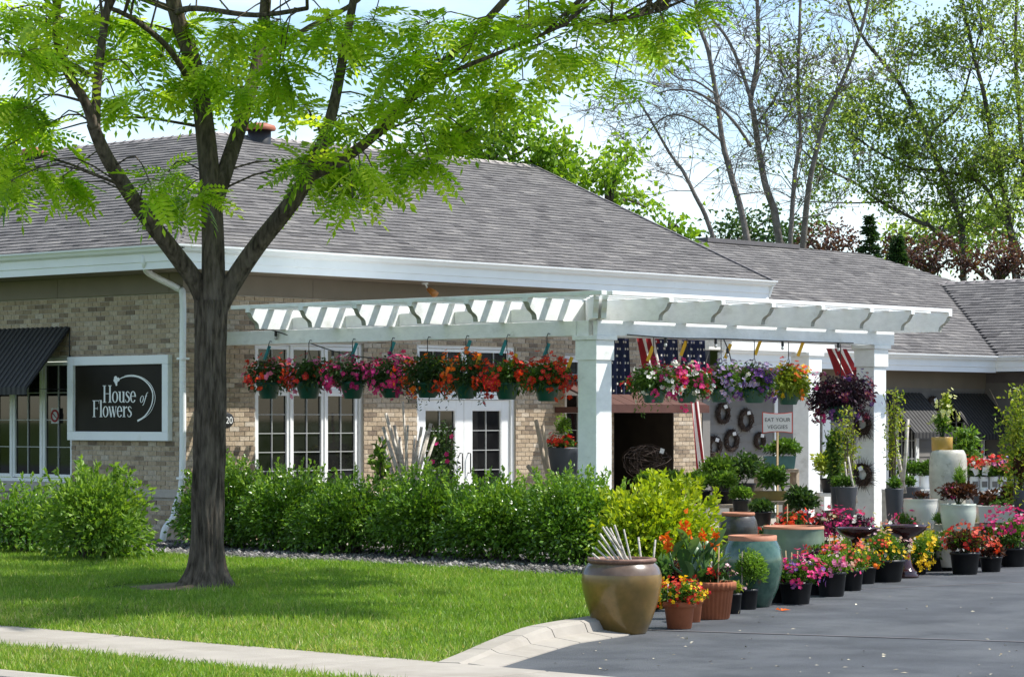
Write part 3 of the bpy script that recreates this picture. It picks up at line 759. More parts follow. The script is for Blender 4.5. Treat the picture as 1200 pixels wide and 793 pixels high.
# notice behind the glass
g = Geo(); p = at_x(61, 487, 0.0); g.add(box(0.052, 0.056, p.y - .085, p.y + .085, p.z - .11, p.z + .11)); nt_ = g.build('notice', M['grille'], lwin)
g = Geo()
V, Fc = lathe([(0.062, -.002), (0.092, -.002), (0.092, .002), (0.062, .002)], (0, 0, 0), 24); V = V[:, [2, 1, 0]]; g.add((V + np.array([0.049, p.y, p.z]), Fc)); g.add(bar((0.049, p.y - .06, p.z - .05), (0.049, p.y + .06, p.z + .05), .02, .004)); g.build('emblem', M['red'], nt_)

def awning(parent_lab, name, corner_top, corner_bot, run, swap, strips=True, group=None, light=0.0, end=True):
    """striped canvas awning; section top (u=0,z) to bottom (u=-proj,z) extruded along run; swap: hung on a wall facing -X"""
    z1, z0, proj, wallpos = corner_top, corner_bot[1], corner_bot[0], corner_bot[2]
    a, b = run
    aw = thing(name, parent_lab, 'awning', (wallpos if swap else (a + b) / 2, (a + b) / 2 if swap else wallpos, z1), group)
    n = max(4, int((b - a) / 0.055)); g = Geo()
    for i in range(n):
        p, q = a + (b - a) * i / n, a + (b - a) * (i + 1) / n; lift = 0.012 if i % 2 else 0.0
        V = [(p, wallpos - 0.02, z1 + lift), (q, wallpos - 0.02, z1 + lift), (q, wallpos - proj, z0 + lift), (p, wallpos - proj, z0 + lift)]
        V2 = [(x, y, z - 0.02) for x, y, z in V]; W = V + V2
        W = np.array(W);
        if swap: W = W[:, [1, 0, 2]]
        g.add((W, [(0, 1, 2, 3), (7, 6, 5, 4), (0, 4, 5, 1), (1, 5, 6, 2), (2, 6, 7, 3), (3, 7, 4, 0)]), t=1.0 if i % 2 else 0.15)
    for i in range(n):
        p, q = a + (b - a) * i / n, a + (b - a) * (i + 1) / n
        W = np.array([(p, wallpos - proj - .002, z0), (q, wallpos - proj - .002, z0), (q, wallpos - proj - .002, z0 - .10), (p, wallpos - proj - .002, z0 - .10)]);
        if swap: W = W[:, [1, 0, 2]]
        g.add((W, [(0, 1, 2, 3)]), t=1.0 if i % 2 else 0.15)
    g.build('canvas', M['awning'], aw)
    g = Geo(); T = lambda x, y, z: (y, x, z) if swap else (x, y, z)
    for u in (a + .012, b - .012):
        g = Geo(); g.add(tube([T(u, wallpos - .01, z1 - .03), T(u, wallpos - proj, z0 - .02), T(u, wallpos - .01, z0 - .02), T(u, wallpos - .01, z1 - .03)], 0.014, 6)); g.build('awning_frame', M['black'], aw)
    return aw
awning('black striped awning over the window at far left', 'awning', at_x(83, 383, 0).z, (0.78, at_x(55, 462, -0.78).z + 0.1, 0.0), (at_x(83, 400, 0).y, 9.0), True)

# downspout at the corner
ds = [at_x(170, 300, -OV + .02), at_x(170, 311, -OV + .02), at_x(176, 321, -.6), at_x(208, 338, -0.09), at_x(214, 348, -0.07), at_x(214, 420, -0.07), at_x(213.5, 560, -0.07), at_x(206, 592, -0.07), at_x(203, 606, -.11), at_x(193, 620, -.3), at_x(190, 640, -.33)]
g = Geo(); g.add(tube(smoothline(ds, 4), 0.047, 8), smooth=True)
dsp = g.build('downspout', M['gutter'], shop)
g = Geo(); g.add(lathe([(0.06, 0.0), (0.075, 0.0), (0.075, 0.10), (0.055, 0.10)], ds[-1] - Vector((0, 0, 0.06)), 14), smooth=True); g.build('drain_boot', M['bluegreen'], dsp)
g = Geo()
for p in (ds[5], ds[6]): g.add(box(p.x - .055, 0.0, p.y - .062, p.y + .062, p.z - .015, p.z + .015))
g.build('strap', M['gutter'], dsp)

# shop sign -----------------------------------------------------
SA, SB = at_x(85, 420, 0), at_x(203, 516.5, 0)
sy0, sy1, sz0, sz1 = SB.y, SA.y, SB.z + 0.0, SA.z + 0.02
sg = thing('shop_sign', 'black shop sign reading House of Flowers in white frame', 'sign', (0, (sy0 + sy1) / 2, sz0))
fwid = 0.125
for r in ((sy0, sy1, sz1 - fwid, sz1), (sy0, sy1, sz0, sz0 + fwid), (sy0, sy0 + fwid, sz0 + fwid, sz1 - fwid), (sy1 - fwid, sy1, sz0 + fwid, sz1 - fwid)):
    g = Geo(); g.add(box(-0.10, -0.012, r[0], r[1], r[2], r[3])); g.build('frame_board', M['gutter'], sg, bevel=0.006)
g = Geo(); g.add(box(-0.05, -0.014, sy0 + fwid - .01, sy1 - fwid + .01, sz0 + fwid - .01, sz1 - fwid + .01)); g.build('panel', M['signface'], sg)
# hand-drawn serif lettering: strokes in a 0..1 cell, drawn left-to-right as seen
def ring(cx, cy, rx, ry, ix, iy, a0=0, a1=360, n=28):
    V = []; Fc = []
    for k in range(n + 1):
        a = math.radians(a0 + (a1 - a0) * k / n)
        V += [(cx + rx * math.cos(a), cy + ry * math.sin(a)), (cx + ix * math.cos(a), cy + iy * math.sin(a))]
    for k in range(n): Fc.append((2 * k, 2 * k + 2, 2 * k + 3, 2 * k + 1))
    return V, Fc
def rect(a, b, c_, d): return [(a, c_), (b, c_), (b, d), (a, d)], [(0, 1, 2, 3)]
def ribbon(pts, ws):
    P = [Vector((x, y, 0)) for x, y in pts]; V = []
    for i, p in enumerate(P):
        t = (P[min(i + 1, len(P) - 1)] - P[max(i - 1, 0)]).normalized(); n_ = Vector((-t.y, t.x, 0)) * ws[i] / 2
        V += [(p.x + n_.x, p.y + n_.y), (p.x - n_.x, p.y - n_.y)]
    return V, [(2 * i, 2 * i + 2, 2 * i + 3, 2 * i + 1) for i in range(len(P) - 1)]
def glyph(ch):
    xh = 0.64; st = 0.105; th = 0.035
    if ch == 'H': return [rect(.06, .06 + st, 0, 1), rect(.42, .42 + st, 0, 1), rect(.06 + st, .42, .50, .50 + th), rect(0, .06 + st + .06, 0, th), rect(.36, .42 + st + .06, 0, th), rect(0, .06 + st + .06, 1 - th, 1), rect(.36, .42 + st + .06, 1 - th, 1)], .60
    if ch == 'F': return [rect(.06, .06 + st, 0, 1), rect(0, .06 + st + .06, 0, th), rect(0, .46, 1 - th, 1), rect(.06 + st, .36, .50, .50 + th), rect(.44, .46, .80, 1), rect(.345, .36, .42, .62)], .48
    if ch == 'l': return [rect(.05, .05 + st, 0, 1.02), rect(0, .05 + st + .05, 0, th), rect(0, .05, .985, 1.02)], .22
    if ch == 'o': return [ring(.20, xh / 2, .20, xh / 2 + .015, .105, xh / 2 - .03)], .41
    if ch == 'u': return [rect(.05, .05 + st, .12, xh), rect(.29, .29 + st, 0, xh), ribbon([(.105, .16), (.13, .06), (.20, .012), (.27, .05), (.30, .12)], [.09, .07, .05, .035, .03]), rect(0, .06, xh - th, xh), rect(.24, .3, xh - th, xh), rect(.39, .44, 0, th)], .45
    if ch == 's': return [ribbon([(.27, .50), (.22, .60), (.14, .625), (.07, .57), (.075, .46), (.15, .36), (.24, .27), (.26, .15), (.20, .04), (.12, .01), (.04, .05), (.01, .17)], [.03, .04, .05, .07, .09, .10, .10, .09, .07, .05, .04, .03])], .31
    if ch == 'e': return [ring(.19, xh / 2, .19, xh / 2 + .015, .095, xh / 2 - .03, 0, 325), rect(.09, .375, .34, .34 + th)], .39
    if ch == 'w': return [ribbon([(.05, xh), (.18, .0)], [.10, .09]), ribbon([(.18, .0), (.29, xh * .95)], [.03, .035]), ribbon([(.27, xh), (.40, 0)], [.10, .09]), ribbon([(.40, 0), (.51, xh)], [.03, .035]), rect(-.01, .12, xh - th, xh), rect(.21, .34, xh - th, xh), rect(.45, .56, xh - th, xh)], .56
    if ch == 'r': return [rect(.05, .05 + st, 0, xh), rect(0, .05 + st + .05, 0, th), rect(0, .06, xh - th, xh), ribbon([(.15, .45), (.20, .56), (.27, .60), (.31, .55)], [.03, .05, .09, .10])], .33
    if ch == 'f': return [ribbon([(-.06, -.22), (.0, -.26), (.06, -.18), (.12, .2), (.18, .62), (.22, .84), (.28, .94), (.35, .92)], [.05, .04, .07, .10, .10, .08, .05, .06]), rect(.06, .30, xh - .05, xh - .015)], .30
    return [], .2
def draw(parent, text, px, py, hpx, sx=1.0, slant=0.0):
    """text with its baseline start at photo pixel (px,py) on the sign face"""
    p = at_x(px, py, -0.052); q = at_x(px, py - hpx, -0.052); h = q.z - p.z; cur = p.y
    for ch in text:
        gl, adv = glyph(ch); g = Geo()
        k = 0
        for V, Fc in gl:
            dz = 0.0004 * k; k += 1
            W = [(-0.053 - dz, cur - (x + slant * y) * h * sx, p.z + y * h) for x, y in V]; g.add((W, Fc))
        if gl: g.build('letter', M['letter'], parent)
        cur -= adv * h * sx
draw(sg, 'House', 120.5, 471.5, 20, 1.40)
draw(sg, 'of', 163.5, 471.5, 12.5, 1.35, 0.18)
draw(sg, 'Flowers', 108.5, 488.5, 19.5, 1.36)
def arc_ribbon(pts, ws):
    V = []; P = [at_x(x, y, -0.0535) for x, y in pts]; P = smoothline(P, 6); W = np.interp(np.linspace(0, 1, len(P)), np.linspace(0, 1, len(ws)), ws) / 85
    for i, p in enumerate(P):
        t = (P[min(i + 1, len(P) - 1)] - P[max(i - 1, 0)]).normalized(); nn = Vector((0, -t.z, t.y)) * W[i] / 2
        V += [tuple(p + nn), tuple(p - nn)]
    return np.array(V), [(2 * i, 2 * i + 2, 2 * i + 3, 2 * i + 1) for i in range(len(P) - 1)]
g = Geo()
g.add(arc_ribbon([(137, 446), (144, 442), (153, 440.5), (163, 442), (172, 448), (178, 457), (179, 467), (176, 478), (169, 488), (161, 493)], [0.7, 1.2, 1.4, 1.4, 1.8, 2.2, 2.0, 1.6, 2.0, 2.4]))
g.add((lambda r: (r[0] - np.array([.0007, 0, 0]), r[1]))(arc_ribbon([(146, 440.2), (156, 439.3), (168, 443), (177, 451), (181.5, 462), (181, 472), (176, 483), (169, 489.5)], [0.5, 0.8, 0.9, 0.9, 0.9, 0.8, 0.6, 0.5])))
g.build('stem_emblem', M['letter'], sg)
g = Geo()
for i, (x, y, r) in enumerate(((135.5, 443, 2.7), (138.5, 444.5, 2.4), (136, 447.5, 2.6), (134.4, 445.5, 2.0), (136.4, 450.5, 1.5))):
    p = at_x(x, y, -0.0535 - 0.0005 * i); V, Fc = ring(0, 0, r / 85 * 1.1, r / 85, 0.0001, 0.0001, n=16); g.add(([(p.x, p.y - u, p.z + v) for u, v in V], Fc))
g.build('flower_emblem', M['letter'], sg)
# text from the built-in typeface, as mesh
def text_mesh(body, size, m, parent, origin, right, up, name='lettering', align='CENTER'):
    cu = bpy.data.curves.new('t', 'FONT'); cu.body = body; cu.size = size; cu.align_x = align; cu.extrude = 0.001
    ob = bpy.data.objects.new('t', cu); COL.objects.link(ob)
    me = bpy.data.meshes.new_from_object(ob.evaluated_get(bpy.context.evaluated_depsgraph_get())); bpy.data.objects.remove(ob); bpy.data.curves.remove(cu)
    right, up = Vector(right), Vector(up); n_ = right.cross(up)
    for v in me.vertices: v.co = Vector(origin) + right * v.co.x + up * v.co.y + n_ * v.co.z
    me.name = name; me.materials.clear(); me.materials.append(m); return link(name, me, parent)
# oval house number on the front wall
p = at_y(266, 492, -0.014); hn = thing('house_number', 'black oval house number plaque beside the tree trunk', 'number plaque', p)
V, Fc = lathe([(0.001, .006), (0.098, .006), (0.105, 0.0), (0.10, -.006)], (0, 0, 0), 28); V = V[:, [0, 2, 1]] * np.array([1.25, -1, 1]); g = Geo(); g.add((V + np.array(p), Fc), smooth=True); g.build('plaque', M['black'], hn)
text_mesh('20', 0.13, M['letter'], hn, (p.x + .035, p.y - .009, p.z - .047), (1, 0, 0), (0, 0, 1), 'numeral')
# floodlight under the soffit
p = at_y(498, 334, -0.55); p.z = WT; fl = thing('soffit_floodlight', 'small amber floodlight under the front soffit', 'light', p)
g = Geo(); g.add(lathe([(0.0, 0), (0.05, 0), (0.05, -.03), (0.0, -.03)], p, 14)); g.add(tube([p, p + Vector((.02, -.03, -.08))], .012, 6)); g.build('bracket', M['gutter'], fl)
q = p + Vector((.02, -.04, -.09)); g = Geo(); g.add(tube([q, q + Vector((.03, -.06, -.05)), q + Vector((.05, -.12, -.10))], [.03, .05, .055], 12), smooth=True); g.build('lamp_head', M['amber'], fl)

# entrance recess with rust-red canopy ----------------------------
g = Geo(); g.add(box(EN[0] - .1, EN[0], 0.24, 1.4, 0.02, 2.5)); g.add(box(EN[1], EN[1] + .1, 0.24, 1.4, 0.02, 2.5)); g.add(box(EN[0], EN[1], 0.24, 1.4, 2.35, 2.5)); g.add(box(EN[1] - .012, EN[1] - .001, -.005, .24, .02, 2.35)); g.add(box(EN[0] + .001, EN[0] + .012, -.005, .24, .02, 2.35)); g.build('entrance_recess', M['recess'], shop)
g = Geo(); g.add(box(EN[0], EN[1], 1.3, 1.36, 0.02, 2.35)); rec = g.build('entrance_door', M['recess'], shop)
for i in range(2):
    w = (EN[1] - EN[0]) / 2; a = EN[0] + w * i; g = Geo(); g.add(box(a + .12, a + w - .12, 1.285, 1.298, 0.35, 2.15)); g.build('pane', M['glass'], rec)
cx0, cx1 = at_y(700, 470, -0.9).x, at_y(824, 470, -0.9).x
cn = thing('entrance_canopy', 'rust red sloping canopy over the dark shop entrance', 'canopy', ((cx0 + cx1) / 2, 0, 2.2))
zt, zb = at_y(760, 450, -0.02).z, at_y(760, 476, -1.0).z
n = 9
for i in range(n):
    a, b = cx0 + (cx1 - cx0) * i / n, cx0 + (cx1 - cx0) * (i + 1) / n - 0.012
    g = Geo(); g.add(extrude([(-0.02, zt), (-1.0, zb), (-1.0, zb + 0.03), (-0.02, zt + 0.03)], a, b, 0)); g.build('canopy_panel', M['rust'], cn)
g = Geo(); g.add(box(cx0, cx1, -1.03, -1.002, zb - 0.10, zb + 0.02)); g.add(box(cx0, cx0 + .03, -1.0, -0.02, zb - .1, zb - .01)); g.add(box(cx1 - .03, cx1, -1.0, -0.02, zb - .1, zb - .01)); g.build('canopy_edge', M['rust'], cn)

# ------------------------------------------------------------------ annex to the right
AY, AO = 0.35, 0.70                                 # wall plane, overhang
annex = thing('annex', 'low grey sided annex with shingle roof right of the shop', 'building', (14, AY, 0))
fb = at_y(1039, 433.6, AY - AO).z; AWT = fb          # fascia bottom
AX1 = at_y(1167, 430, AY - AO).x                    # inner corner of the eaves
AXW = AX1 + AO                                      # wall of the projecting wing
g = Geo(); g.add(box(XE, AXW, AY, AY + .2, 0, AWT)); wall_a = g.build('wall', M['flash'], annex)
z = 0.1; row = 0
while z < AWT - 0.32:
    x = XE + 0.01 - (row % 3) * 1.1
    while x < AXW:
        a, b = max(x, XE + .01), min(x + 3.2, AXW)
        if b > a + .05:
            g = Geo(); g.add(extrude([(AY, z), (AY - .024, z), (AY - .010, z + .165), (AY, z + .165)], a, b - .004, 0), t=random.random()); g.build('siding_board', M['siding'], wall_a)
        x += 3.2
    z += 0.155; row += 1
g = Geo(); g.add(box(XE, AXW, AY - .04, AY - .0, AWT - .30, AWT)); g.build('frieze_board', M['frieze'], annex)
g = Geo(); g.add(box(XE - .02, AX1, AY - AO + .03, AY, AWT, AWT + .02)); g.add(box(AX1, AX1 + AO, -14, AY, AWT, AWT + .02)); g.build('soffit', M['frieze'], annex)
# corner trims, seen as white uprights
for xx, w in ((909, 5), (968, 13)):
    p = at_y(xx, 500, AY - .03); g = Geo(); g.add(box(p.x - w * .009, p.x + w * .009, AY - .045, AY - .022, 0.1, AWT - .3)); g.build('corner_trim', M['white'], annex)
EA = AY - AO
dz = AWT - WT
def run_a(axis, a, b, o, m=1):
    pr = [(o + 0.0, AWT), (o + 0.03, AWT), (o + 0.03, AWT + 0.235), (o - 0.018, AWT + 0.235), (o - 0.018, AWT + 0.10), (o, AWT + 0.095)]
    g = Geo(); g.add(extrude(pr, a, b, axis)); g.build('fascia', M['gutter'], annex)
    g = Geo(); g.add(extrude([(u, zz + dz) for u, zz in gutter_profile(o - 0.019)], a, b, axis)); g.build('gutter', M['gutter'], annex)
run_a(0, XE + .03, AX1 - .002, EA); run_a(1, -14, EA - .002, AX1)
AZ0 = AWT + GT - WT - .02
aridge = at_y(925, 291, EA + 5.4); AZ1 = aridge.z; ARW = 5.4
asu = math.hypot(ARW, AZ1 - AZ0); aup = (0, ARW / asu, (AZ1 - AZ0) / asu); acs = ARW / asu
hipx = at_y(1008, 298, EA + ARW).x                 # ridge ends, hip falls to the right
aroof = Geo()
XL = XG - 0.35
aroof.add(([(XL, EA - .06, AZ0 - .014), (AX1 + 9, EA - .06, AZ0 - .014), (hipx, EA + ARW, AZ1 - .014), (XL, EA + ARW, AZ1 - .014)], [(0, 1, 2, 3)]))
aroof.add(([(XL, EA + 2 * ARW, AZ0 - .014), (AX1 + 9, EA + 2 * ARW, AZ0 - .014), (hipx, EA + ARW, AZ1 - .014), (XL, EA + ARW, AZ1 - .014)], [(3, 2, 1, 0)]))
aroof.add(([(hipx, EA + ARW, AZ1 - .014), (AX1 + 9, EA - .06, AZ0 - .014), (AX1 + 9, EA + 2 * ARW, AZ0 - .014)], [(0, 1, 2)]))
aroof = aroof.build('roof', M['flash'], annex)
k_hip = (AX1 + 9 - hipx) / ARW
roof_slope(aroof, (XL, EA - .06, AZ0), (1, 0, 0), aup, AX1 + 9 - XL, lambda v: 0.0, lambda v: max(0.0, v * acs * k_hip), asu, 60, (4.0, 3.4))
caps(aroof, (XL, EA + ARW, AZ1), (hipx, EA + ARW, AZ1), 0.12, M['shingle'])
caps(aroof, (hipx, EA + ARW, AZ1 - .005), (AX1 + 9, EA, AZ0 + .01), 0.10, M['shingle'])
ra, rb = at_y(822, 286, EA + ARW), at_y(930, 291, EA + ARW)
g = Geo(); g.add(box(ra.x, rb.x, EA + ARW - .16, EA + ARW + .16, AZ1 - .01, AZ1 + .075)); g.build('ridge_vent', M['flash'], annex)
# projecting wing: slope facing -X, ridge towards the viewer
v0 = at_y(1060, 332, 0)
wr = None
for s in np.linspace(0.5, 7, 400):                 # valley point: on both planes, seen at the photo's junction
    p = Vector((AX1 - .06 + s, EA - .06 + s, AZ0 + s * (AZ1 - AZ0) / ARW))
    d = depth(p); yy = HZ - F * (p.z - EYE) / d
    if yy < 332: wr = (s, p); break
if wr is None: wr = (3.0, Vector((AX1 + 3, EA + 3, AZ0 + 3 * (AZ1 - AZ0) / ARW)))
ws_, vp = wr
wsu = math.hypot(ws_, vp.z - AZ0); wup = (ws_ / wsu, 0, (vp.z - AZ0) / wsu); wcs = ws_ / wsu
wro = Geo()
wro.add(([(AX1 - .06, -14, AZ0 - .012), (vp.x, -14, vp.z - .012), (vp.x, vp.y, vp.z - .012), (AX1 - .06, EA - .06, AZ0 - .012)], [(0, 1, 2, 3)]))
wro.add(([(vp.x, -14, vp.z - .012), (vp.x + ws_, -14, AZ0 - .012), (vp.x + ws_, EA, AZ0 - .012), (vp.x, vp.y, vp.z - .012)], [(0, 1, 2, 3)]))
wro = wro.build('roof', M['flash'], annex); wro['label'] = 'roof slope of the annex wing at right edge'
roof_slope(wro, (AX1 - .06, -14 + .0, AZ0 + .006), (0, 1, 0), wup, 14 + EA - .06, lambda v: 0.0, lambda v: -max(0.0, v * wcs), wsu, 60, (12.3, 1.6))
caps(wro, (vp.x, -14, vp.z + .004), (vp.x, vp.y, vp.z + .004), 0.12, M['ridge'])
g = Geo(); g.add(box(AXW, AXW + .2, -14, AY, 0, AWT)); wall_w = g.build('wall', M['flash'], annex)
z = 0.1
while z < AWT - .3:
    y = -14
    while y < AY - .03:
        g = Geo(); b = min(y + 3.2, AY - .03); V, Fc = extrude([(0, z), (-.024, z), (-.010, z + .165), (0, z + .165)], y, b - .004, 0); g.add((V[:, [1, 0, 2]] + np.array([AXW, 0, 0]), Fc), t=random.random())
        if y > -8: g.build('siding_board', M['siding'], wall_w)
        y += 3.2
    z += .155
g = Geo(); p = at_y(1170, 448, AY - .2); g.add(box(p.x - .12, p.x + .12, AY - .22, AY - .045, p.z - .09, p.z + .13)); g.build('wall_lamp', M['siding'], annex, bevel=.01)
# two windows under awnings on the annex
for i, (xa, xb, ya, yb, lab) in enumerate(((1032, 1079, 460, 510, 'left black striped awning on the annex wall'), (1104, 1176, 461, 512, 'right black striped awning under the annex eave'))):
    A, B = at_y(xa, ya, AY - .03), at_y(xb, yb, AY - .03); pr = .75
    zb = at_y((xa + xb) / 2, yb - 3, AY - pr).z
    awning(lab, 'awning', A.z, (pr, zb, AY - .03), (A.x, B.x), False, group='black awnings on the annex')
    g = Geo(); frame_y(g, A.x + .1, B.x - .1, 0.55, A.z - .1, .06, AY - .06, AY - .02); w = g.build('window', M['white'], annex)
    n = 3
    for k in range(n):
        u = A.x + .16 + (B.x - A.x - .32) * k / n; casement(w, u, u + (B.x - A.x - .32) / n - .02, .62, A.z - .17, 2, 4, AY - .075, .04)
# ================================================================== pergola
P1 = at_d(697, 640, 19.0 * EYE); P1.z = 0           # near corner post
P3 = at_y(1021, 640, P1.y); P3.z = 0                # right front post
PB = at_d(945, 640, 23.9 * EYE); PB.z = 0           # back post
BZ, BT = 2.76, 2.945                                # beam bottom / top
RT = 3.215                                          # rafter top
perg = thing('pergola', 'weathered white timber pergola with square posts and scrolled rafter tails', 'pergola', P1)
def post(p, s=0.148):
    g = Geo(); g.add(box(p.x - s, p.x + s, p.y - s, p.y + s, 0.02, BZ - .12)); po = g.build('post', M['pergola'], perg, bevel=.008)
    for z0, z1, e in ((BZ - .30, BZ - .055, .022), (BZ - .055, BZ, .05), (0.02, .22, .025)):
        g = Geo(); g.add(box(p.x - s - e, p.x + s + e, p.y - s - e, p.y + s + e, z0, z1)); g.build('trim', M['pergola'], po, bevel=.006)
for p in (P1, P3, PB): post(p)
bw = 0.07
XR = P3.x + 0.30                                     # right end of the front beam
for s in (-.105, .105):
    g = Geo(); g.add(box(P1.x + s - bw / 2, P1.x + s + bw / 2, P1.y - .02, -0.02, BZ, BT - (.002 if s > 0 else 0))); g.build('beam', M['pergola'], perg, bevel=.006)
    g = Geo(); g.add(box(P1.x - .16, XR, P1.y + s - bw / 2 - (.04 if s < 0 else -.10), P1.y + s + bw / 2 - (.04 if s < 0 else -.10), BZ + .001, BT - (.003 if s > 0 else .001))); g.build('beam', M['pergola'], perg, bevel=.006)
    g = Geo(); g.add(box(at_y(822, 410, PB.y).x, PB.x + .55, PB.y + s - bw / 2, PB.y + s + bw / 2, BZ, BT - .001)); g.build('beam', M['pergola'], perg, bevel=.006)
def tail(L):
    """rafter side view: (distance, height) with a scrolled end at distance 0"""
    z0, z1 = BT, RT
    return [(0.0, z1), (0.0, z1 - .05), (.03, z1 - .065), (.045, z1 - .10), (.08, z1 - .145), (.135, z1 - .175), (.165, z1 - .205), (.175, z1 - .25), (.175, z0 + .004), (L, z0 + .004), (L, z1)]
def raft(g, vf):
    V, Fc = vf; g.add((V, [f for i, f in enumerate(Fc) if not 3 <= i <= 9])); g.add((V, [f for i, f in enumerate(Fc) if 3 <= i <= 9]), m=1)   # scroll cut, painted darker as shade under the curve
TL = 0.80                                            # tail length past the beam
rw = 0.04
# rafters of the left arm (run in X, tails towards -X)
ys = []
for xx in (290, 352, 415, 480, 546, 615):
    yv = at_x(xx, 370, P1.x - TL).y; ys.append(yv)
ys.append(ys[-1] - (ys[-2] - ys[-1]))
for yv in ys:
    if yv < P1.y + .15: continue
    poly = [(P1.x - TL + u, z) for u, z in tail(TL + 2.1)]
    V, Fc = extrude(poly, yv - rw, yv + rw, 0); V = V[:, [1, 0, 2]]; V = np.stack([V[:, 0], V[:, 1], V[:, 2]], 1)
    g = Geo(); raft(g, (V, Fc)); g.build('rafter', [M['pergola'], M['scroll_shade']], perg)
# rafters of the front arm (run in Y, tails towards -Y)
xs = [at_y(xx, 370, P1.y - TL).x for xx in (787, 848, 907, 965, 1022, 1070, 1114)]
for xv in xs:
    poly = [(P1.y - TL + u, z) for u, z in tail(TL + (PB.y - P1.y) + .3)]
    g = Geo(); raft(g, extrude(poly, xv - rw, xv + rw, 0)); g.build('rafter', [M['pergola'], M['scroll_shade']], perg)
# corner rafters
dg = Vector((-1, -1, 0)).normalized()
c0 = P1 + dg * (TL * 1.15); d2 = -dg; sdir = Vector((-dg.y, dg.x, 0))
for off in (-.05, .05):
    V = []; T = tail(TL * 1.15 + 0.9)
    for s in (-rw * .8, rw * .8):
        for u, z in T: q = c0 + d2 * u + sdir * (s + off); V.append((q.x, q.y, z - .001))
    n = len(T); Fc = [tuple(range(n))[::-1], tuple(range(n, 2 * n))] + [(i, (i + 1) % n, n + (i + 1) % n, n + i) for i in range(n)]
    g = Geo(); g.add((np.array(V), Fc)); g.build('rafter', M['pergola'], perg, bevel=.004)
# slats on top
sw = 0.048
offs = [.06, .41, .75, 1.08, 1.28, 1.48, 1.68, 1.88, 2.08, 2.28, 2.48, 2.68, 2.88, 3.08, 3.28, 3.48, 3.68, 3.88]  # inner slats set closer, out of view, added to shade the baskets
for k, of in enumerate(offs[:12]):
    x = P1.x - TL + of
    g = Geo(); g.add(box(x - sw, x + sw, P1.y - TL + of + (.1 if k else -.04), ys[0] + .35, RT, RT + .05)); g.build('slat', M['pergola'], perg, bevel=.004)
for k, of in enumerate(offs):
    y = P1.y - TL + of; x0 = P1.x - TL + of if k < 12 else P1.x + 1.9
    g = Geo(); g.add(box(x0 + .14, xs[-1] + .06, y - sw, y + sw, RT + .001, RT + .051)); g.build('slat', M['pergola'], perg, bevel=.004)
# blocking boards set between the rafters over the left beam
for i in range(len(ys) - 1):
    if ys[i + 1] < P1.y: continue
    g = Geo(); g.add(box(P1.x - .02, P1.x + .02, ys[i + 1] + rw + .004, ys[i] - rw - .004, BT + .01, RT - .10)); g.build('blocking', M['pergola'], perg)

# string of lights
def cable(pts, bulbs, lab):
    t = thing('string_lights', lab, 'string lights', pts[0])
    P = smoothline(pts, 6); g = Geo(); g.add(tube(P, .008, 5)); g.build('cable', M['black'], t)
    for b in bulbs:
        p = P[int(b * (len(P) - 1))]; g = Geo(); g.add(lathe([(.018, 0), (.02, -.06), (.014, -.07)], p, 10)); so = g.build('socket', M['black'], t)
        g = Geo(); g.add(lathe([(.012, -.068), (.02, -.085), (.02, -.10), (.012, -.115), (0, -.118)], p, 10), smooth=True); g.build('bulb', M['bulb'], so)
fy = P1.y - .20
cable([at_y(735, 392, fy), at_y(790, 396, fy), at_y(850, 397, fy), at_y(930, 400, fy), at_y(1000, 402, fy)], [.23, .47, .72, .95], 'black string lights strung along the front pergola beam')
cable([at_x(314, 385, P1.x - .2), at_x(350, 397, P1.x - .1), at_x(390, 411, P1.x), at_x(430, 419, P1.x + .1), at_x(470, 421, P1.x + .2)], [.1, .5], 'black string lights sagging past the triple window')
cable([at_y(848, 397, fy), at_y(855, 415, fy + .1), at_y(860, 440, fy + .2)], [.4, .95], 'loose end of string lights hanging by the lilac baskets')

# ================================================================== plants in containers
PROF = {
 'nursery': [(.74, 0), (.80, .05), (.95, .88), (1.0, .88), (1.0, 1.0), (.94, 1.0), (.92, .86), (0, .86)],
 'terra': [(.66, 0), (.72, .03), (.88, .78), (.90, .79), (1.0, .79), (1.0, .98), (.97, 1.0), (.90, 1.0), (.87, .88), (0, .88)],
 'basket': [(.60, 0), (.66, .04), (.94, .80), (1.0, .84), (1.0, 1.0), (.95, 1.0), (.93, .85), (0, .85)],
 'bowl': [(.55, 0), (.62, .04), (.86, .30), (.98, .62), (1.0, .80), (.97, .93), (1.0, .96), (.99, 1.0), (.92, 1.0), (.88, .90), (0, .88)],
 'tall': [(.72, 0), (.76, .02), (.92, .7), (1.0, .97), (1.0, 1.0), (.93, 1.0), (.9, .93), (0, .93)],
 'cyl': [(.93, 0), (.97, .03), (1.0, .96), (.99, 1.0), (.92, 1.0), (.92, .92), (0, .92)],
 'jar': [(.58, 0), (.62, .02), (.76, .20), (.90, .42), (.98, .60), (1.0, .70), (.985, .79), (.93, .87), (.84, .925), (.81, .94), (.85, .955), (.855, .985), (.82, 1.0), (.74, 1.0), (.72, .95), (.80, .85), (.8, .7), (0, .68)],
 'ginger': [(.55, 0), (.60, .02), (.84, .25), (.98, .50), (1.0, .66), (.94, .82), (.80, .93), (.80, 1.0), (.70, 1.0), (.68, .93), (0, .88)],
 'vase': [(.70, 0), (.76, .015), (.90, .3), (1.0, .62), (1.0, .85), (.95, .94), (.84, .99), (.80, 1.0), (.70, 1.0), (.70, .96), (0, .94)],
}
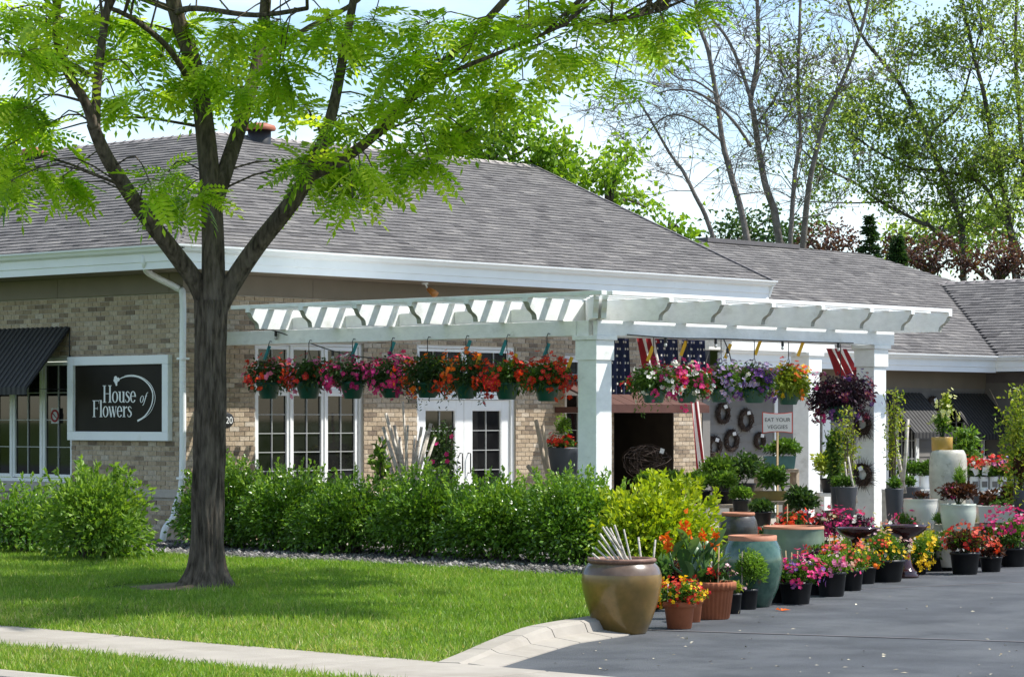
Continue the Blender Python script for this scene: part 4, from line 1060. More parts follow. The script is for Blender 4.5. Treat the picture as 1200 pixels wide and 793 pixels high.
def pot_part(t, c, R, Hh, style, m, n=30, rim=None, wob=0.0):
    pr = [(r * R, z * Hh) for r, z in PROF[style]]
    g = Geo(); body = pr
    if rim:
        k = rim[1]; g.add(lathe(pr[:k + 1], c, n, wob), smooth=True); po = g.build('pot', m, t)
        if len(rim) > 2:
            g = Geo(); g.add(lathe(pr[k:rim[3] + 1], c, n), smooth=True); g.build('shoulder', rim[2], po); k = rim[3]
        g = Geo(); g.add(lathe(pr[k:-1], c, n), smooth=True); g.build('rim', rim[0], po)
    else:
        g.add(lathe(pr[:-1], c, n, wob), smooth=True); po = g.build('pot', m, t)
    g = Geo(); V, Fc = lathe([(pr[-2][0] * .999, pr[-2][1]), (pr[-2][0] * .5, pr[-2][1] + .012), (.001, pr[-2][1] + .015)], c, 16); g.add((V, Fc)); g.build('soil', M['soil'], po)
    return po
def lobes(c, rx, ry, rz, n, inner, low, k=6, spread=.52, size=(.50, .72), core=(.78, .30), zr=(.9, -.25)):
    """uneven mass: several overlapping clumps instead of one ball"""
    Ps = []; Us = []
    for i in range(k):
        if i == 0: o = np.zeros(3); s = core[0]
        else:
            d = RNG.normal(size=3); d /= np.linalg.norm(d); d[2] = abs(d[2]) * zr[0] + zr[1]; o = d * spread * np.array([rx, ry, rz]) * RNG.uniform(.7, 1.25); s = RNG.uniform(*size)
        m = max(8, int(n * (core[1] if i == 0 else (1 - core[1]) / (k - 1))))
        P, U = shell(np.array(c) + o, rx * s, ry * s, rz * s, m, inner, low, .16); Ps.append(P); Us.append(U)
    return np.concatenate(Ps), np.concatenate(Us)
def foliage(t, c, rx, rz, n, m, L, W=None, low=-.55, droop=.15, upw=.5, inner=.35, name='foliage', tmean=.5, ry=None):
    P, U = lobes(c, rx, ry or rx, rz, n, inner, low)
    D = U + np.array([0, 0, upw]) + .5 * RNG.normal(size=P.shape)
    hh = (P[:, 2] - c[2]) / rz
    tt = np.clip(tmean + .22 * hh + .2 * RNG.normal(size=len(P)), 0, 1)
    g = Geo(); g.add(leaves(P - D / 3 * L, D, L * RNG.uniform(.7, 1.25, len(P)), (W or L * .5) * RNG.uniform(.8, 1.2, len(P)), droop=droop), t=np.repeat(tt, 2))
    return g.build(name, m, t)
def flowers(t, c, rx, rz, specs, low=-.4, petals=5, ry=None, inner=.85, out=1.05):
    for mname, n, r in specs:
        if n < 1: continue
        # blooms gather in loose groups
        n = int(n * 1.7); r = r * .74
        k = max(1, n // 4); P0, U0 = shell(c, rx * out, (ry or rx) * out, rz * out, k, inner, low)
        idx = RNG.integers(0, len(P0), n); P = P0[idx] + RNG.normal(size=(n, 3)) * r * 1.1; N = U0[idx] + .45 * RNG.normal(size=(n, 3)) + np.array([0, 0, .3])
        g = Geo(); V, Fc = blooms(P, N, r * RNG.uniform(.75, 1.2, n), petals); g.add((V, Fc), t=np.repeat(RNG.random(n), petals)); o = g.build('blossoms', M['F_' + mname], t)
        g = Geo(); V, Fc = blooms(P + unit(N) * r * .12, N, r * .18, 4); g.add((V, Fc)); g.build('flower_centres', M['F_yellow'] if mname not in ('yellow', 'white') else M['L_yel'], o)
def stake(t, p, h, m='tan', w=.012, lean=(0, 0)):
    g = Geo(); g.add(bar(p, Vector(p) + Vector((lean[0], lean[1], h)), w, w * .4)); g.build('stake', M[m], t)
def wtag(t, p, w=.05, h=.07, m='tagwhite'):
    p = Vector(p); a = LAT; up = Vector((0, 0, 1)); ang = random.uniform(-.5, .5); r_ = a * math.cos(ang) + up * math.sin(ang); u_ = up * math.cos(ang) - a * math.sin(ang)
    g = Geo(); g.add(obox(p, r_ * w / 2, u_ * h / 2, DEP * .0015)); g.build('price_tag', M[m], t)

# hanging baskets ------------------------------------------------
def basket(xp, ytop, plane, hook_y, specs, leafm, lab, w=30, h=20, fr=(26, 20), leafn=420, lsize=.06, fy_=0, tags=None, cat='hanging basket', group=None, trail=0, hookz=None):
    c = at_x(xp, ytop + h, plane[1]) if plane[0] == 'x' else at_y(xp, ytop + h, plane[1])
    mp = depth(c) / F
    t = thing('hanging_basket', lab, cat, c, group)
    R, Hh = w / 2 * mp, h * mp
    pot_part(t, c, R, Hh, 'basket', M['greenpot'], 22)
    top = Vector((c.x, c.y, hookz or BZ + .02))
    rimz = c.z + Hh
    g = Geo()
    for a in (0.4, 2.5, 4.6): g.add(tube([(c.x + R * math.cos(a), c.y + R * math.sin(a), rimz), (c.x, c.y, rimz + .42)], .0035, 4))
    g.add(tube([(c.x, c.y, rimz + .42), (c.x, c.y, top.z - .02), (c.x + .02, c.y, top.z + .02), (c.x + .05, c.y - .02, top.z + .01)], .006, 5)); g.build('hanger', M['black'], t)
    fc = Vector((c.x, c.y, rimz + fr[1] * mp * .30 + fy_ * mp))
    foliage(t, fc, fr[0] * mp * 1.14, fr[1] * mp * 1.16, int(leafn * 2.6), leafm, lsize, low=-.9, droop=.3, upw=.1, tmean=.38)
    if trail:
        P, U = shell(fc, fr[0] * mp * .95, fr[0] * mp * .95, .05, trail, .8, -1); ln = RNG.uniform(.08, .30, len(P)); g = Geo(); Q = []; 
        for p, l in zip(P, ln):
            for k in np.arange(0, l, .035): Q.append((p[0] + random.uniform(-.02, .02), p[1] + random.uniform(-.02, .02), p[2] - k - .1))
        Q = np.array(Q); g.add(leaves(Q, RNG.normal(size=Q.shape) * .6 + np.array([0, 0, -.6]), .05, .018), t=np.repeat(RNG.random(len(Q)), 2)); g.build('trailing_stems', leafm, t)
    flowers(t, fc, fr[0] * mp * 1.04, fr[1] * mp * 1.04, [(a_, int(b_ * (1.7 if plane[0] == 'y' else 1.5)), c_) for a_, b_, c_ in specs], low=-.75)
    for tm, dx, dy in (tags or []):
        q = fc + LAT * dx * mp + Vector((0, 0, (dy - (10 if tm == 'teal' else 0)) * mp)); g = Geo(); r_ = (LAT * .35 + Vector((0, 0, .94))).normalized(); g.add(obox(q, r_ * .10, r_.cross(DEP) * .022, DEP * .0015)); g.build('plant_tag', M[tm], t)
    return t
LX = ('x', P1.x - .18); HB = 'hanging baskets on the left pergola beam'
basket(315, 448, LX, 0, [('red', 34, .045), ('pink', 20, .045), ('scarlet', 14, .045)], M['L_dark'], 'leftmost hanging basket, red and pink blooms beside the trunk', 30, 19, (31, 22), 560, tags=[('teal', -2, 38)], group=HB)
basket(362, 447, LX, 0, [('red', 36, .045), ('pink', 16, .05), ('scarlet', 12, .045)], M['L_dark'], 'hanging basket second from left with red and pink blooms', 32, 20, (29, 22), 560, group=HB)
basket(413, 447, LX, 0, [('magenta', 90, .04), ('hotpink', 26, .04), ('white', 6, .04)], M['L_dark'], 'hanging basket of crimson pink blooms left of the brick pier', 30, 20, (31, 23), 420, tags=[('teal', 2, 40)], group=HB)
basket(459, 448, LX, 0, [('magenta', 60, .045), ('hotpink', 34, .05)], M['L_dark'], 'hanging basket of magenta petunias fourth from left', 28, 18, (28, 24), 480, tags=[('teal', 0, 42)], group=HB)
basket(501, 448, LX, 0, [('orange', 24, .045), ('scarlet', 16, .045)], M['L_dark'], 'hanging basket with sparse orange blooms and dark trailing stems', 30, 18, (31, 26), 620, trail=26, group=HB)
basket(546, 449, LX, 0, [('scarlet', 26, .045), ('orange', 26, .045)], M['L_dark'], 'hanging basket of red orange blooms trailing before the doors', 28, 18, (28, 26), 560, trail=18, tags=[('yellow', 14, 18), ('teal', 2, 44)], group=HB)
basket(594, 448, LX, 0, [('red', 34, .05), ('scarlet', 36, .05)], M['L_mid'], 'hanging basket of red blooms right of the french doors', 31, 20, (29, 23), 560, tags=[('yellow', 8, 18), ('teal', -4, 44)], group=HB)
basket(641, 450, LX, 0, [('scarlet', 46, .052), ('red', 26, .05)], M['L_mid'], 'hanging basket of scarlet blooms nearest the corner post', 32, 20, (30, 23), 560, tags=[('yellow', 26, 16), ('teal', -1, 42)], group=HB)
FY = ('y', P1.y + .02); HF = 'hanging baskets on the front pergola beam'
basket(766, 455, FY, 0, [('white', 26, .045), ('magenta', 20, .045), ('red', 10, .045)], M['L_mid'], 'hanging basket of white and crimson petunias beside corner post', 32, 17, (30, 22), 600, group=HF, tags=[('yellow', -4, 34)], trail=10)
basket(805, 455, FY, 0, [('hotpink', 34, .045), ('white', 26, .045), ('red', 16, .045), ('magenta', 20, .045)], M['L_mid'], 'hanging basket of hot pink and white petunias under flags', 30, 17, (27, 23), 480, group=HF, tags=[('yellow', -4, 40)])
basket(845, 456, FY, 0, [('lilac', 44, .045), ('purple', 22, .045)], M['L_mid'], 'hanging basket of lilac petunias left of the two', 32, 15, (25, 22), 520, group=HF, tags=[('yellow', 8, 38)])
basket(884, 456, FY, 0, [('lilac', 26, .045), ('purple', 46, .045), ('white', 6, .04)], M['L_mid'], 'hanging basket of violet petunias beside the lime basket', 32, 16, (27, 22), 520, group=HF, tags=[('yellow', 4, 42)])
basket(924, 456, FY, 0, [('scarlet', 12, .05), ('orange', 14, .045), ('yellow', 22, .035)], M['L_yel'], 'hanging basket with lime leaves and red yellow blooms', 30, 18, (25, 23), 560, .075, group=HF, tags=[('yellow', 14, 40)])
basket(985, 476, FY, 0, [('plum', 60, .045), ('magenta', 18, .04), ('purple', 16, .04)], M['L_plum'], 'large dark plum petunia basket beside the right post', 34, 18, (38, 31), 1100, .06, group=HF, trail=26)

# flags hung behind the front beam --------------------------------
def flag(px0, px1, py0, py1, plane_y, mode, lab, lean=0.0, waves=2.5):
    A, B = at_y(px0, py0, plane_y), at_y(px1, py1, plane_y); w, h = B.x - A.x, A.z - B.z
    t = thing('flag', lab, 'flag', (A.x + w / 2, plane_y, A.z), 'flags hung under the pergola')
    nu, nv = 26, 30; V = []; 
    def pos(u, v): 
        return (A.x + w * (u + lean * v * (1 if mode != 'x' else 0)) , plane_y + .05 * math.sin(waves * 6.28 * u + 1.2 * v) * (0.4 + .6 * v), A.z - h * v)
    for j in range(nv + 1):
        for i in range(nu + 1): V.append(pos(i / nu, j / nv))
    Fs = {0: [], 1: [], 2: []}
    for j in range(nv):
        for i in range(nu):
            if mode == 'stars': k = 2
            elif mode == 'stripes': k = 0 if int(i / nu * 5) % 2 == 0 else 1
            else: k = 0
            Fs[k].append((j * (nu + 1) + i, j * (nu + 1) + i + 1, (j + 1) * (nu + 1) + i + 1, (j + 1) * (nu + 1) + i))
    g = Geo(); first = True
    for k, fs in Fs.items():
        if fs: g.add((np.array(V), fs), m=k, smooth=True)
    fo = g.build('cloth', [M['red'], M['cloth'], M['navy']], t)
    if mode == 'stars':
        g = Geo(); cols = max(3, int(w / .075)); rows = max(4, int(h / .085))
        for j in range(rows):
            for i in range(cols):
                u, v = (i + .5 + (.25 if j % 2 else -.25)) / cols, (j + .5) / rows; x, y, z = pos(u, v)
                pts = [(x + .022 * (1 if q % 2 == 0 else .42) * math.sin(q * math.pi / 5), y - .012, z + .022 * (1 if q % 2 == 0 else .42) * math.cos(q * math.pi / 5)) for q in range(10)]
                g.add((pts, [tuple(range(10))[::-1]]))
        g.build('stars', M['cloth'], fo)
fyb = P1.y + .75
flag(714, 737, 396, 462, fyb, 'stars', 'navy flag panel with white stars next to corner post')
flag(746, 772, 396, 458, fyb, 'stripes', 'red and white striped flag hanging under the beam', .55)
flag(768, 794, 396, 460, fyb, 'stars', 'navy starred flag panel right of the red stripes')
flag(799, 826, 397, 460, fyb, 'stars', 'navy starred flag panel before the back beam')
flag(810, 819, 470, 566, -1.2, 'stripes', 'long narrow red and white flag drape beside sunlit brick column', 1.1, 1.0)
A = at_y(962, 408, fyb)
flag(968, 992, 408, 440, fyb, 'stripes', 'red and gold flag folded above the plum basket', .6)

# sign EAT YOUR VEGGIES on a stake --------------------------------
p = at_d(911, 495, 39.5); mp = 39.5 / F
vs = thing('garden_sign', 'white sign with red edge reading EAT YOUR VEGGIES', 'sign', (p.x, p.y, .02))
def facing(c, w, h, d, curve=0.0):
    V = []
    for s in (-1, 1):
        for (u, v) in [(-1, -1), (-.5, -1 + curve), (.0, -1 + curve * 1.3), (.5, -1 + curve), (1, -1), (1, 1), (.5, 1 - curve), (0, 1 - curve * 1.3), (-.5, 1 - curve), (-1, 1)]:
            q = c + LAT * u * w / 2 + Vector((0, 0, v * h / 2)) + DEP * s * d / 2; V.append(tuple(q))
    n = 10; return np.array(V), [tuple(range(n))[::-1], tuple(range(n, 2 * n))] + [(i, (i + 1) % n, n + (i + 1) % n, n + i) for i in range(n)]
g = Geo(); g.add(facing(p, 35.5 * mp, 25 * mp, .012, .10)); g.build('border', M['F_coral'], vs)
g = Geo(); g.add(facing(p - DEP * .008, 33.5 * mp, 23 * mp, .008, .10)); g.build('board', M['tagwhite'], vs)
for s, dy in (('EAT YOUR', 1.2), ('VEGGIES', -7.2)):
    text_mesh(s, 6.3 * mp, M['slate'], vs, p - DEP * .014 + Vector((0, 0, dy * mp)), LAT, (0, 0, 1), 'lettering')
g = Geo(); g.add(bar(p + DEP * .012 + Vector((0, 0, -.1)), Vector((p.x, p.y, .02)) + DEP * .012, .03, .02)); g.build('stake', M['tan'], vs)

# twig wreaths -----------------------------------------------------
def wreath(c, R, r, axis, lab, group, tagged=True, spiky=False):
    t = thing('twig_wreath', lab, 'wreath', c, group); g = Geo()
    a1 = Vector((1, 0, 0)) if axis == 'y' else Vector((0, -1, 0)); n_ = Vector((0, -1, 0)) if axis == 'y' else Vector((-1, 0, 0))
    for k in range(14):
        ph = random.uniform(0, 6.28); rr = R * random.uniform(.86, 1.1); pts = []
        for i in range(15):
            a = ph + i * .42; tw = a * 3 + k; q = Vector(c) + (a1 * math.cos(a) + Vector((0, 0, 1)) * math.sin(a)) * (rr + r * .8 * math.cos(tw)) + n_ * (r * .6 * (1 + math.sin(tw))); pts.append(q)
        g.add(tube(pts, .007, 4))
    m = 170 if spiky else 60
    for k in range(m):
        a = random.uniform(0, 6.28); q = Vector(c) + (a1 * math.cos(a) + Vector((0, 0, 1)) * math.sin(a)) * R * random.uniform(.95, 1.15) + n_ * r * random.uniform(.2, 1.4)
        d_ = (a1 * math.cos(a) + Vector((0, 0, 1)) * math.sin(a)) * random.uniform(.4, 1) + Vector((random.gauss(0, .4), random.gauss(0, .4), random.gauss(0, .4)))
        g.add(tube([q, q + d_ * (.11 if spiky else .05)], [.004, .002], 3))
    g.build('twigs', M['wicker'], t)
    if tagged: wtag(t, Vector(c) + n_ * (r * 1.6) + a1 * R * .05 + Vector((0, 0, R * .75)), .06, .06)
WG = 'twig wreaths on the grey siding'
for x, y, R, lab in ((846, 484, .15, 'twig wreath at upper left on the grey siding'), (873, 492, .165, 'largest twig wreath right of centre on grey siding'), (856, 516, .155, 'twig wreath in the lower middle of the siding'), (889, 516, .115, 'smallest twig wreath at right on the siding'), (836, 523, .15, 'twig wreath at lower left beside the brick column')):
    p = at_y(x, y, AY - .03); wreath(p, R, .05, 'y', lab, WG)
p = at_y(1092, 475, AY - .05); wreath(p, .14, .05, 'y', 'twig wreath between the two annex awnings', 'twig wreaths on the grey siding', True)
for z_, lab in ((497, 'upper spiky twig wreath on the right pergola post'), (556, 'lower spiky twig wreath on the right pergola post')):
    p = at_x(1013, z_, P3.x - .16); p.y = P3.y + .02; wreath(p, .115, .05, 'x', lab, 'spiky wreaths on the post', True, True)
# ================================================================== shrubs
def shrub(name, lab, cat, c, rx, ry, h, n, m, L, W=None, group=None, low=-.25, tmean=.45, spikes=0, upw=.5, lump=.12, skirt=True, nl=11):
    """foliage mass from the ground up + stems; c on the ground"""
    t = thing(name, lab, cat, c, group)
    g = Geo()
    for k in range(14):
        a = random.uniform(0, 6.28); q = Vector((c[0], c[1], c[2] + .0)) + Vector((math.cos(a) * rx * .15, math.sin(a) * ry * .15, 0)); e = Vector((c[0] + math.cos(a) * rx * .6, c[1] + math.sin(a) * ry * .6, c[2] + h * random.uniform(.5, .8)))
        g.add(tube([q, (q + e) / 2 + Vector((0, 0, .05)), e], [.018, .012, .006], 5))
    g.build('stems', M['bark'], t)
    cz = c[2] + h * .48; rz = h * .52
    P, U = lobes((c[0], c[1], cz), rx * 1.04, ry * 1.04, rz * 1.02, n, .32, -.98, nl, .50, (.42, .62), (.92, .42), (1.5, -.75))
    k = P[:, 2] > c[2] + .03; P, U = P[k], U[k]
    # fuller skirt: push low points outwards so that the bush stands on the ground
    f = np.clip((cz - P[:, 2]) / rz, 0, 1); P[:, 0] = c[0] + (P[:, 0] - c[0]) * (1 + .75 * f ** 2 * skirt); P[:, 1] = c[1] + (P[:, 1] - c[1]) * (1 + .75 * f ** 2 * skirt)
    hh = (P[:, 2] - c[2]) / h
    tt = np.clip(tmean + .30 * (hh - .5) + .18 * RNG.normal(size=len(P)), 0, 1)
    D = U + np.array([0, 0, upw]) + .55 * RNG.normal(size=P.shape)
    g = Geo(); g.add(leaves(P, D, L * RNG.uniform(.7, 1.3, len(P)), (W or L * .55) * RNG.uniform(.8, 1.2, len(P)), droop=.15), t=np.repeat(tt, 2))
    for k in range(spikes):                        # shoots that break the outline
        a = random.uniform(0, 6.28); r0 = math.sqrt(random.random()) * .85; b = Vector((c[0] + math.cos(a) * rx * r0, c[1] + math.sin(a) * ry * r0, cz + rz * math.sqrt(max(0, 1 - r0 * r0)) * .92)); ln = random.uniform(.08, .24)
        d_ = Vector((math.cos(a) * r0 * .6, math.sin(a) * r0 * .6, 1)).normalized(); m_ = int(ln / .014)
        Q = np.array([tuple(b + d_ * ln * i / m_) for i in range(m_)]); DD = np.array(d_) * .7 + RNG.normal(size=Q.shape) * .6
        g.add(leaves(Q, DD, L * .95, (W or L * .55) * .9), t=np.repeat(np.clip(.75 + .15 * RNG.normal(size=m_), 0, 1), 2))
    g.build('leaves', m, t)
    return t
HG = 'rounded hedge shrubs along the pergola'
hl = ['hedge shrub directly right of the trunk, leftmost in the row', 'second hedge shrub from the trunk, under the triple window', 'third hedge shrub from the trunk, before the birch poles', 'fourth hedge shrub from the trunk, before the french doors', 'fifth hedge shrub from the trunk', 'last hedge shrub of the row, beside the corner post']
hy = [-1.8, -2.9, -4.05, -5.3, -6.5, -7.65]
for i, (yv, lab) in enumerate(zip(hy, hl)):
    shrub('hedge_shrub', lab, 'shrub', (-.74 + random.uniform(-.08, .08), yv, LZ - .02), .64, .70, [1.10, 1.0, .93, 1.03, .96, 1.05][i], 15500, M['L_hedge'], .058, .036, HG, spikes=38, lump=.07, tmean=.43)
p = at_z(100, 660, LZ); p += DEP * .55
shrub('bright_shrub', 'bright green leafy shrub below the shop sign', 'shrub', (p.x, p.y, LZ - .02), .66, .66, 1.06, 6000, M['L_bush'], .085, .045, spikes=26, lump=.16, tmean=.66)
p = at_z(12, 652, LZ); p += DEP * .9
shrub('low_shrub', 'low green shrub under the window at far left', 'shrub', (p.x, p.y, LZ - .02), .75, .6, .85, 3600, M['L_hedge'], .075, .04, spikes=20, lump=.14)
p = at_z(777, 672, LZ); p += DEP * .5
shrub('lime_shrub', 'lime yellow leafy shrub behind the orange cannas', 'shrub', (p.x, p.y, .03), .72, .64, .98, 6400, M['L_lime'], .085, .05, spikes=50, lump=.15, tmean=.66)
p = at_z(722, 660, LZ); p += DEP * .4
shrub('pale_shrub', 'small pale leaved shrub at the foot of the corner post', 'shrub', (p.x, p.y, .03), .26, .26, .62, 1100, M['L_bush'], .06, .03, spikes=10, tmean=.6)
# stone bench at the left edge
p = at_z(4, 640, LZ) + DEP * .2; mp = depth(p) / F
bn = thing('stone_bench', 'low grey stone bench at the left edge', 'bench', (p.x, p.y, LZ))
z1 = at_x(10, 615, p.x).z; g = Geo(); g.add(box(p.x - .22, p.x + .22, at_x(21, 620, p.x).y, p.y + 1.0, z1 - .13, z1)); g.build('seat', M['concrete'], bn, bevel=.015)
for dy in (.15, .8):
    g = Geo(); g.add(box(p.x - .16, p.x + .16, p.y - .1 + dy, p.y + dy + .06, LZ - .03, z1 - .131)); g.build('leg', M['concrete'], bn, bevel=.01)

# ================================================================== display on the driveway
FR = 'black nursery pots along the driveway'
def potted(lab, x, yb, pot, fol=(), fl=(), d=None, z=0.0, cat='potted plant', group=None, name='potted_plant', rim=None, wob=0.0, n=30, stakes=(), tags=()):
    """x,yb: photo pixel of the pot's base; pot = (style, material, width px, height px) or None"""
    c = at_d(x, yb, d) if d else at_z(x, yb, z)
    mp = depth(c) / F
    if not d: c = c + DEP * (pot[2] * mp * .36 if pot else 0)
    t = thing(name, lab, cat, c, group); R, Hh = pot[2] / 2 * mp, pot[3] * mp
    pot_part(t, c, R, Hh, pot[0], M[pot[1]], n, rim, wob)
    top = c.z + Hh
    for f in fol:
        dx, dy, rx, rz, nn, mm, L = f[:7]; nn = int(nn * 1.5)
        if group == FR: dy -= 3.5; rx *= 1.1
        cc = (c.x + LAT.x * dx * mp, c.y + LAT.y * dx * mp, top + dy * mp)
        foliage(t, cc, rx * mp, rz * mp, nn, M[mm], L, (f[7] if len(f) > 7 else None), low=-.75, upw=(f[8] if len(f) > 8 else .5))
        g = Geo()
        for k in range(5): a = k * 1.26; g.add(tube([(c.x, c.y, top - .04), (cc[0] + math.cos(a) * rx * mp * .5, cc[1] + math.sin(a) * rx * mp * .5, cc[2])], [.007, .004], 4))
        g.build('stems', M['L_dark'], t)
    for f in fl:
        dx, dy, rx, rz, specs = f
        if group == FR: dy -= 3.5; rx *= 1.1; specs = [(a_, int(b_ * 1.3), c_) for a_, b_, c_ in specs]
        cc = (c.x + LAT.x * dx * mp, c.y + LAT.y * dx * mp, top + dy * mp); flowers(t, cc, rx * mp, rz * mp, specs, low=-.6)
    for (dx, h, mm, ln) in stakes: stake(t, Vector((c.x, c.y, top - .05)) + LAT * dx * mp - DEP * R * .5, h * mp + .05, mm, .014, (LAT.x * ln * mp, LAT.y * ln * mp))
    for (dx, dy) in tags: wtag(t, Vector((c.x, c.y, top)) + LAT * dx * mp - DEP * (R + .02) + Vector((0, 0, dy * mp)))
    return t, c, mp, top
# 1 big brown jar with birch sticks
t, c, mp, top = potted('large glazed brown jar standing on the driveway edge', 730, 744, ('jar', 'goldglaze', 96, 89), cat='jar', name='glazed_jar', rim=(M['brownrim'], 6, M['brownglaze'], 9), n=48)
def sticks(lab, base, tips, r, mpx, name='birch_sticks', m='birch', cat='birch sticks', group=None):
    t = thing(name, lab, cat, base, group)
    for tp in tips:
        b = Vector(base) + Vector((random.uniform(-.05, .05), random.uniform(-.05, .05), random.uniform(0, .05))); tp = Vector(tp); md = (b + tp) / 2 + Vector((random.gauss(0, .012), random.gauss(0, .012), 0))
        rr = r * random.uniform(.75, 1.25); g = Geo(); g.add(tube([b, md, tp], [rr, rr * .95, rr * .8], 8), smooth=True); g.build('stick', M[m], t)
jd = depth(c)
base = at_d(752, 700, jd); sticks('bundle of pale birch sticks leaning out of the brown jar', base, [at_d(x, y, jd + random.uniform(-.12, .12)) for x, y in ((697, 641), (694, 648), (703, 625), (706, 617), (710, 617), (715, 618), (720, 615), (701, 633), (731, 620), (712, 626), (724, 630))], .0095, mp)
base = at_d(738, 690, jd + .3)
sticks('two upright twiggy sticks beside the brown jar', at_d(752, 720, jd + .45), [at_d(748, 629, jd + .5), at_d(768, 632, jd + .4)], .012, mp)
# 2 small terracotta with yellow and red
potted('small terracotta pot overflowing with yellow and red calibrachoa', 797, 737, ('terra', 'terra', 40, 32), [(2, 8, 27, 17, 700, 'L_mid', .045)], [(0, 8, 28, 18, [('yellow', 70, .026), ('red', 66, .026), ('scarlet', 16, .026)])], stakes=[(-14, 22, 'tagwhite', 0), (9, 22, 'birch', 2)])
potted('small terracotta pot half hidden behind the ribbed pot', 812, 729, ('terra', 'terra', 26, 28), [(0, 6, 13, 8, 200, 'L_mid', .04)], [(2, 6, 15, 9, [('red', 26, .025)])], d=None)
# 3 ribbed terracotta with cannas
t, c, mp, top = potted('ribbed terracotta pot holding orange cannas', 836, 726, ('terra', 'terra', 56, 44), [(0, 8, 24, 10, 380, 'L_dark', .05), (12, 10, 12, 8, 120, 'L_plum', .05)], [(-8, 10, 16, 8, [('red', 16, .026)]), (18, 10, 10, 8, [('palepink', 10, .02)])], wob=.022, n=112, stakes=[(6, 42, 'tan', 1)])
g = Geo(); gs = Geo()
cd = depth(c); blooms_c = [(783, 641, 14), (803, 626, 14), (824, 634, 9), (837, 634, 11)]
for (x, y, s) in blooms_c:
    tp = at_d(x, y, cd + random.uniform(-.25, .1)); b0 = Vector((c.x, c.y, top - .05)) + LAT * (x - 836) * .30 * mp; gs.add(tube([b0, (b0 + tp) / 2 + LAT * (x - 836) * .22 * mp, tp], [.016, .012, .008], 7), smooth=True)
    for k in range(7):
        f = k / 7; q = (b0 * (1 - f) + tp * f) + LAT * (x - 836) * .22 * mp * 4 * f * (1 - f) * .5; a = random.uniform(0, 6.28); dd = Vector((math.cos(a) * .6, math.sin(a) * .6, random.uniform(.8, 1.6)))
        if f < .75:
            n_ = 6; L_ = random.uniform(.26, .40); W_ = L_ * .36; d0 = dd.normalized(); s_ = d0.cross(Vector((0, 0, 1))).normalized(); V = []; 
            for i in range(n_ + 1):
                u = i / n_; ctr = q + d0 * L_ * u + Vector((0, 0, -.28 * L_ * u * u)); w_ = W_ * math.sin(math.pi * (u * .93 + .05)) ** .8 / 2; up_ = Vector((0, 0, .35 * w_))
                V += [tuple(ctr - s_ * w_ + up_), tuple(ctr), tuple(ctr + s_ * w_ + up_)]
            Fc = [(3 * i + j, 3 * i + j + 1, 3 * i + j + 4, 3 * i + j + 3) for i in range(n_) for j in range(2)]; g.add((np.array(V), Fc), t=random.random(), smooth=True)
g.build('canna_leaves', M['L_canna'], t); gs.build('canna_stems', M['L_canna'], t)
g = Geo()
for (x, y, s) in blooms_c:
    tp = at_d(x, y - s * .35, cd - .05); n_ = 20; P = np.array(tp) + RNG.normal(size=(n_, 3)) * s * mp * np.array([.20, .20, .48]); D = RNG.normal(size=(n_, 3)) * .7 + np.array([0, 0, .6]); g.add(leaves(P, D, s * mp * .62, s * mp * .45, .4), t=np.repeat(RNG.random(n_), 2))
g.build('canna_flowers', M['F_orange'], t)
# red-leaved celosia between the cannas and the jar
potted('dark red foliage plant in a black pot behind yellow flowers', 796, 716, ('nursery', 'blackpot', 24, 20), [(0, 18, 14, 26, 420, 'L_red', .06), (-18, 22, 14, 24, 140, 'L_canna', .13, .06)], [(0, 14, 12, 16, [('red', 26, .025)])])
# small black pots
potted('small black pot of pale foliage beside the ribbed pot', 861, 719, ('nursery', 'blackpot', 18, 24), [(0, 7, 10, 8, 160, 'L_yel', .045)], [(0, 8, 9, 8, [('palepink', 8, .02)])])
potted('black pot of feathery light green shrub before the teal jar', 877, 714, ('nursery', 'blackpot', 25, 24), [(6, 22, 22, 25, 1500, 'L_bush', .05, .014)], [], stakes=[(-7, 44, 'wood', 0)])
# big teal jar
potted('large teal glazed jar with terracotta rim', 884, 712, ('ginger', 'tealglaze', 72, 84), cat='jar', name='glazed_jar', rim=(M['terrarim'], 6), n=48)
potted('second teal jar with wide open rim behind the flowers', 930, 690, ('bowl', 'sage', 72, 74), cat='jar', name='glazed_jar', rim=(M['terrarim'], 6), n=44, d=30.6)
potted('charcoal striped jar behind the big teal jar', 865, 668, ('jar', 'darkglaze', 46, 68), cat='jar', name='glazed_jar', rim=(M['terrarim'], 9), d=31.2, n=40)
# front row of black pots
FR = 'black nursery pots along the driveway'
potted('black pot of magenta and purple petunias at the row front', 934, 708, ('nursery', 'blackpot', 40, 26), [(2, 12, 28, 19, 900, 'L_mid', .045)], [(2, 12, 29, 20, [('hotpink', 52, .035), ('purple', 26, .034), ('magenta', 18, .034)])], group=FR)
potted('black pot with upright bare twigs behind magenta petunias', 932, 695, ('nursery', 'blackpot', 30, 20), [(0, 6, 18, 9, 260, 'L_mid', .045), (24, 22, 13, 20, 240, 'L_plum', .045)], [(20, 20, 14, 18, [('hotpink', 8, .028)])], stakes=[(-9, 30, 'tan', -2), (-4, 28, 'tan', 0), (2, 30, 'tan', 1), (8, 26, 'tan', 2)], group=FR)
potted('black pot of pale pink geraniums with light leaves', 976, 699, ('nursery', 'blackpot', 36, 29), [(0, 10, 25, 18, 800, 'L_bush', .045)], [(4, 12, 24, 20, [('pink', 20, .034), ('palepink', 16, .034), ('hotpink', 10, .03)])], group=FR)
potted('black pot of coral red blooms third along the row', 999, 692, ('nursery', 'blackpot', 29, 24), [(0, 14, 19, 19, 620, 'L_bush', .045)], [(0, 20, 18, 16, [('coral', 20, .032), ('orange', 8, .028)])], group=FR)
